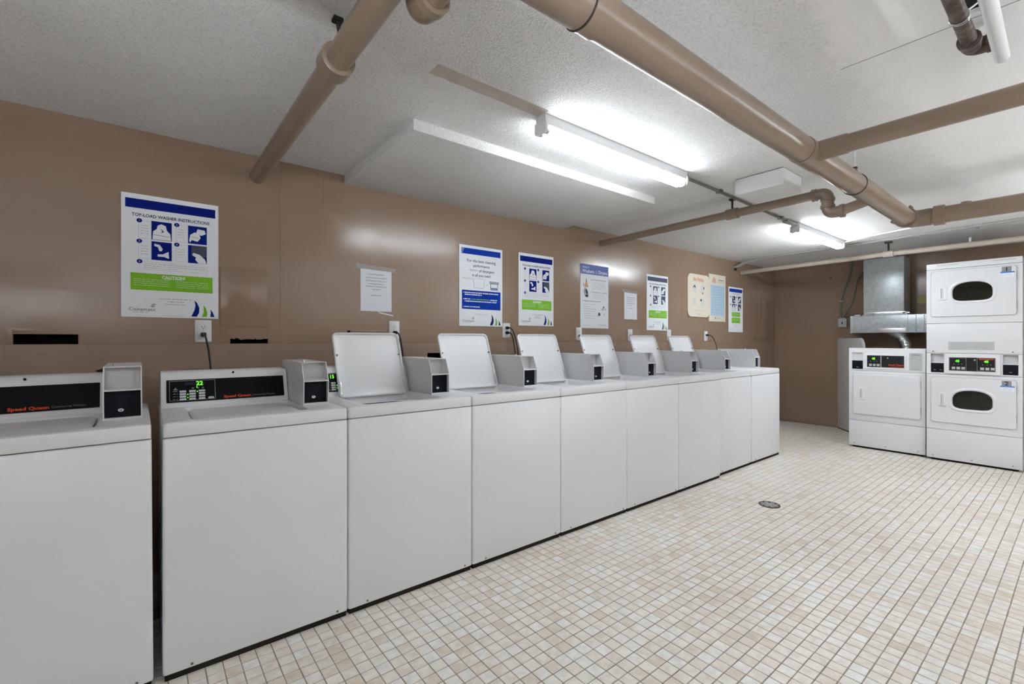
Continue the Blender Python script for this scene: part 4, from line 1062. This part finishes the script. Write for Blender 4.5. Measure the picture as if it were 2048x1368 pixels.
def instruction_poster(x, z, label, W_=0.412, H_=0.625, head='print_blue', g='print_green'):
    o = board('instruction_poster', label, 'poster', x, z, W_, H_, 'board_white', group='top-load washer instruction posters')
    s = Sheet(W_, H_)
    s.rect('header_band', head, 0.038, 0.04, 0.965, 0.115)
    s.text('title', 'print_navy', 'TOP-LOAD WASHER INSTRUCTIONS', 0.5, 0.168, 0.0225, bold=0.0004, width=0.80)
    k = 1
    for a, t0 in ((0.29, 0.205), (0.665, 0.205), (0.29, 0.372), (0.665, 0.372)):
        pic(s, k, a, t0, a+0.205, t0+0.153, head)
        s.frame('outline', 'print_grey', a-0.125, t0+0.005, a+0.205, t0+0.151, 0.0009, 0.0003)
        s.disc('bullet', head, a-0.118, t0+0.008, 0.0115, 0.0105, lift=0.0005)
        s.text('bullet_number', 'print_white', str(k), a-0.118, t0+0.008, 0.013, 0.0007)
        for q in range(4): s.lines('body_print', 'print_grey', a-0.105, a-0.03, t0+0.045+q*0.022, 0.0022, seed=k*5+q)
        k += 1
    s.frame('outline', 'print_grey', 0.172, 0.545, 0.87, 0.608, 0.0009, 0.0003)
    s.disc('bullet', head, 0.175, 0.545, 0.0115, 0.0105, lift=0.0005); s.text('bullet_number', 'print_white', '5', 0.175, 0.545, 0.013, 0.0007)
    for q in range(3): s.lines('body_print', 'print_grey', 0.22, 0.85 - 0.3*(q == 2), 0.560+q*0.017, 0.0024, seed=70+q)
    s.rect('caution_panel', g, 0.088, 0.640, 0.935, 0.778)
    s.text('caution_title', 'print_white', 'CAUTION!', 0.515, 0.664, 0.021, 0.0007, bold=0.0005)
    s.rect('caution_title', 'print_white', 0.42, 0.677, 0.61, 0.680, 0.0007)
    for q in range(4):
        s.lines('caution_print', 'print_white', 0.12, 0.47, 0.69+q*0.016, 0.0016, seed=90+q); s.lines('caution_print', 'print_white', 0.54, 0.88, 0.694+q*0.016, 0.0016, seed=95+q)
    s.lines('body_print', 'print_grey', 0.37, 0.70, 0.845, 0.0042, seed=60); s.lines('body_print', 'print_grey', 0.45, 0.62, 0.867, 0.0042, seed=61); s.lines('body_print', 'print_grey', 0.43, 0.64, 0.889, 0.0042, seed=62)
    s.lines('body_print', 'print_faint', 0.42, 0.62, 0.985, 0.0018, seed=63)
    logo(s); sails(s, 'print_navy' if head != 'print_blue' else 'print_blue', g)
    s.emit(o)
    return o
instruction_poster(-0.094, 1.327, 'largest instruction poster with blue header and green caution panel, above the first washers')
instruction_poster(2.47, 1.333, 'instruction poster with green caution panel right of the detergent poster', 0.405, 0.62)
instruction_poster(4.27, 1.318, 'instruction poster with green caution panel between the small taped notice and the cream poster', 0.405, 0.612, 'print_slate')

# detergent poster
o = board('detergent_poster', 'white poster about detergent with a royal blue text panel', 'poster', 1.88, 1.319, 0.414, 0.627, 'board_white', th=0.006)
s = Sheet(0.414, 0.627)
s.rect('header_band', 'print_royal', 0.045, 0.035, 0.955, 0.108)
for k in range(3): s.rect('header_streak', 'print_sky', 0.045, 0.042+0.022*k, 0.11-0.015*k, 0.052+0.022*k, 0.0007)
for txt, a, tt, w_ in (('For the best cleaning', 0.5, 0.185, 0.66), ('performance', 0.5, 0.243, 0.37), ('of detergent', 0.62, 0.303, 0.36), ('is all you need', 0.5, 0.362, 0.42)):
    s.text('headline', 'print_navy', txt, a, tt, 0.031, bold=0.0003, width=w_)
s.lines('faded_headline', 'print_faint', 0.22, 0.42, 0.303, 0.012)
s.stpoly('scoop_outline', 'print_grey', [(0.08,0.402),(0.58,0.402),(0.55,0.525),(0.33,0.525),(0.31,0.42),(0.08,0.415)], 0.0004)
s.stpoly('scoop', 'board_white', [(0.085,0.405),(0.572,0.405),(0.543,0.520),(0.338,0.520),(0.318,0.416),(0.085,0.412)], 0.0006)
s.rect('scoop_outline', 'print_grey', 0.345, 0.500, 0.54, 0.505, 0.0008)
s.text('joining_word', 'print_navy', 'or', 0.628, 0.475, 0.014)
s.stpoly('cup_outline', 'print_slate', [(0.69,0.425),(0.91,0.425),(0.91,0.452),(0.89,0.452),(0.885,0.535),(0.715,0.535),(0.71,0.452),(0.69,0.452)], 0.0004)
s.stpoly('cup', 'board_white', [(0.722,0.455),(0.878,0.455),(0.874,0.530),(0.726,0.530)], 0.0006)
s.rect('cup_fill', 'print_lilac', 0.728, 0.505, 0.872, 0.528, 0.0008)
s.rect('cup_lid', 'print_grey', 0.70, 0.428, 0.90, 0.448, 0.0006)
s.rect('text_panel', 'print_royal', 0.058, 0.555, 0.955, 0.790)
for tt, a1 in ((0.585, 0.90), (0.610, 0.50), (0.692, 0.86), (0.760, 0.46)): s.lines('panel_print', 'print_white', 0.12, a1, tt, 0.0085, 0.0007, seed=int(tt*999))
s.lines('panel_print', 'print_white', 0.12, 0.26, 0.665, 0.0085, 0.0007, seed=5); s.lines('panel_print_green', 'print_green', 0.28, 0.68, 0.665, 0.0085, 0.0007, seed=6); s.lines('panel_print', 'print_white', 0.70, 0.88, 0.665, 0.0085, 0.0007, seed=7)
for tt in (0.585, 0.665, 0.760): s.disc('panel_print', 'print_white', 0.098, tt, 0.004, lift=0.0007, n=8)
s.lines('body_print', 'print_grey', 0.35, 0.66, 0.845, 0.003, seed=8); s.lines('body_print', 'print_grey', 0.43, 0.57, 0.865, 0.003, seed=9)
logo(s); sails(s, 'print_navy'); s.emit(o)

# lilac-headed poster
o = board('care_poster', 'pale poster with a lilac header about washers and dryers', 'poster', 3.226, 1.324, 0.405, 0.613, 'board_white')
s = Sheet(0.405, 0.613)
s.rect('header_band', 'print_lilac', 0.0, 0.0, 1.0, 0.155)
s.text('title', 'print_white', 'Heads of', 0.06, 0.045, 0.026, align='LEFT', bold=0.0004)
s.text('title', 'print_white', 'Washers', 0.06, 0.105, 0.046, align='LEFT', bold=0.0009, width=0.42)
s.text('title', 'print_white', 'Dryers', 0.63, 0.105, 0.046, align='LEFT', bold=0.0009, width=0.32)
s.text('title_mark', 'print_sky', '&', 0.555, 0.105, 0.05, bold=0.0006)
s.stpoly('cone_picture', 'print_pink', [(0.12,0.36),(0.20,0.24),(0.28,0.36)], 0.0005); s.stpoly('cone_picture_tip', 'print_slate', [(0.18,0.27),(0.20,0.22),(0.22,0.27)], 0.0007)
s.rect('cone_picture', 'print_pink', 0.09, 0.30, 0.12, 0.35, 0.0005)
s.disc('machine_picture', 'print_grey', 0.19, 0.44, 0.03, 0.045, 25, 0.0005); s.disc('machine_picture_dark', 'print_slate', 0.21, 0.43, 0.012, 0.026, 25, 0.0007); s.disc('machine_picture', 'print_grey', 0.22, 0.50, 0.024, 0.014, 0, 0.0005)
s.lines('heading_print', 'print_grey', 0.36, 0.9, 0.235, 0.009, seed=2); s.lines('heading_print', 'print_grey', 0.39, 0.95, 0.43, 0.008, seed=3)
for q in range(5): s.lines('body_print', 'print_faint', 0.42, 0.88, 0.275+q*0.024, 0.004, seed=20+q)
for q in range(4): s.lines('body_print', 'print_faint', 0.42, 0.86, 0.46+q*0.022, 0.004, seed=30+q)
s.lines('heading_print', 'print_grey', 0.08, 0.72, 0.575, 0.010, seed=4)
for q, a1 in enumerate((0.52, 0.30, 0.55, 0.52, 0.34, 0.5, 0.5)): s.lines('body_print', 'print_grey', 0.1, a1, 0.625+q*0.036, 0.005, seed=40+q)
for a, tt, r_, m_ in ((0.82,0.66,0.010,'print_slate'),(0.79,0.695,0.012,'print_grey'),(0.88,0.69,0.009,'print_grey'),(0.66,0.775,0.017,'print_slate'),(0.84,0.77,0.010,'print_faint'),(0.60,0.80,0.006,'print_grey'),(0.74,0.69,0.006,'print_faint')):
    s.disc('icon_' + m_.split('_')[1], m_, a, tt, r_, lift=0.0005)
s.lines('body_print', 'print_faint', 0.07, 0.36, 0.955, 0.004, seed=50)
s.text('logo', 'print_grey', 'Coinamatic', 0.64, 0.945, 0.026, align='LEFT', width=0.28); s.emit(o)

# cream poster and pale blue sheet
o = board('cream_poster', 'cream poster with rounded corners and orange heading', 'poster', 5.072, 1.492, 0.50, 0.522, 'cream_board', th=0.012, tilt=0.0, rad=0.07)
s = Sheet(0.50, 0.522)
s.text('heading', 'print_orange', 'Easy Washing', 0.48, 0.115, 0.055, bold=0.0008, width=0.46)
s.lines('body_print', 'print_grey', 0.22, 0.72, 0.165, 0.005, seed=1)
for a, tt in ((0.30,0.30),(0.66,0.28),(0.30,0.60),(0.66,0.60)):
    s.frame('picture_outline', 'print_faint', a-0.13, tt-0.11, a+0.13, tt+0.13, 0.0012, 0.0004)
    s.disc('picture', 'print_faint', a, tt+0.03, 0.036, 0.042, 15, 0.0005)
    for q in range(3): s.lines('body_print', 'print_grey', a-0.10, a+0.09, tt+0.10+q*0.012, 0.002, seed=q+int(a*77))
s.stpoly('picture_mark', 'print_dark', [(0.24,0.31),(0.30,0.25),(0.36,0.30),(0.34,0.33),(0.30,0.29),(0.26,0.34)], 0.0008)
s.disc('picture_mark', 'print_dark', 0.73, 0.31, 0.012, 0.016, 20, 0.0008); s.stpoly('picture_mark', 'print_dark', [(0.62,0.41),(0.68,0.42),(0.72,0.46),(0.67,0.45)], 0.0008); s.disc('picture_mark', 'print_dark', 0.60, 0.60, 0.017, 0.015, 0, 0.0008)
for q in range(2): s.lines('body_print', 'print_grey', 0.2, 0.72, 0.835+q*0.03, 0.004, seed=80+q)
s.lines('body_print', 'print_slate', 0.42, 0.58, 0.935, 0.009, seed=83); s.emit(o)
o = board('rules_sheet', 'narrow cream sheet with a pale blue text panel, right of the cream poster', 'poster', 5.572, 1.447, 0.415, 0.602, 'cream_board', th=0.010)
s = Sheet(0.415, 0.602)
s.rect('text_panel', 'print_sky', 0.09, 0.225, 0.93, 0.875)
for q in range(11): s.lines('panel_print', 'print_sky_dark', 0.12, random.Random(q).uniform(0.7, 0.9), 0.262+q*0.055, 0.008, seed=q)
s.stpoly('pink_drawing', 'print_pink', [(0.15,0.18),(0.20,0.10),(0.30,0.05),(0.38,0.10),(0.41,0.18)], 0.0005)
s.lines('heading_print', 'print_slate', 0.55, 0.88, 0.11, 0.010, seed=3); s.lines('heading_print', 'print_grey', 0.48, 0.9, 0.15, 0.004, seed=4)
s.disc('logo', 'print_slate', 0.37, 0.925, 0.010, 0.014, 0, 0.0005); s.lines('heading_print', 'print_grey', 0.47, 0.68, 0.925, 0.005, seed=5); s.emit(o)

# last poster with two green panels
o = board('instruction_sheet', 'last poster toward the far corner, with two stacked green panels', 'poster', 6.085, 1.317, 0.40, 0.606, 'board_white')
s = Sheet(0.40, 0.606)
s.rect('header_band', 'print_royal', 0.05, 0.035, 0.95, 0.11); s.lines('title', 'print_grey', 0.22, 0.78, 0.15, 0.008, seed=1)
for k, (a, tt) in enumerate(((0.25,0.20),(0.65,0.20),(0.25,0.37),(0.65,0.37))): pic(s, (3, 2, 1, 4)[k], a, tt, a+0.21, tt+0.15, 'print_navy'); s.disc('bullet', 'print_navy', a-0.11, tt+0.02, 0.012, lift=0.0005)
s.rect('green_panel', 'print_green', 0.21, 0.555, 0.80, 0.655); s.rect('green_panel', 'print_green', 0.21, 0.675, 0.80, 0.80)
for tt in (0.58, 0.60, 0.62, 0.70, 0.72, 0.74): s.lines('panel_print', 'print_white', 0.26, 0.75, tt, 0.002, 0.0007, seed=int(tt*100))
s.lines('body_print', 'print_grey', 0.38, 0.62, 0.85, 0.004, seed=2); s.lines('body_print', 'print_grey', 0.42, 0.58, 0.875, 0.004, seed=3); s.text('logo', 'print_grey', 'Coinamatic', 0.1, 0.935, 0.02, align='LEFT', width=0.22); s.emit(o)

# taped paper notices
def notice(x, z, w, h, label, rows, seed):
    o = board('taped_notice', label, 'notice', x, z, w, h, 'paper', th=0.0012)
    s = Sheet(w, h); rd = random.Random(seed)
    for k, (tt, hw) in enumerate(rows): s.lines('notice_print', 'print_grey', 0.5-hw, 0.5+hw, tt, 0.0075, 0.0004, seed=seed+k, fill=0.6)
    s.emit(o)
    MB().prism([(-0.03,h-0.006),(w+0.025,h-0.014),(w+0.03,h+0.012),(-0.03,h+0.026)], 0.0002, 0.0008, 'z').build('tape', 'tape', o)
    return o
notice(1.118, 1.404, 0.217, 0.288, 'white paper notice taped above the first raised lid', ((0.14,0.26),(0.22,0.34),(0.29,0.35),(0.36,0.24),(0.42,0.33),(0.49,0.13),(0.63,0.17)), 1)
MB().prism([(1.235,1.402),(1.345,1.382),(1.35,1.374),(1.25,1.392)], WY-0.0018, WY-0.0002, 'y').build('tape_scrap', 'board_white', wb)
notice(3.885, 1.426, 0.215, 0.287, 'small white notice taped between the lilac-headed and third instruction posters', ((0.2,0.32),(0.27,0.3),(0.34,0.28),(0.42,0.3),(0.49,0.1),(0.6,0.15)), 2)
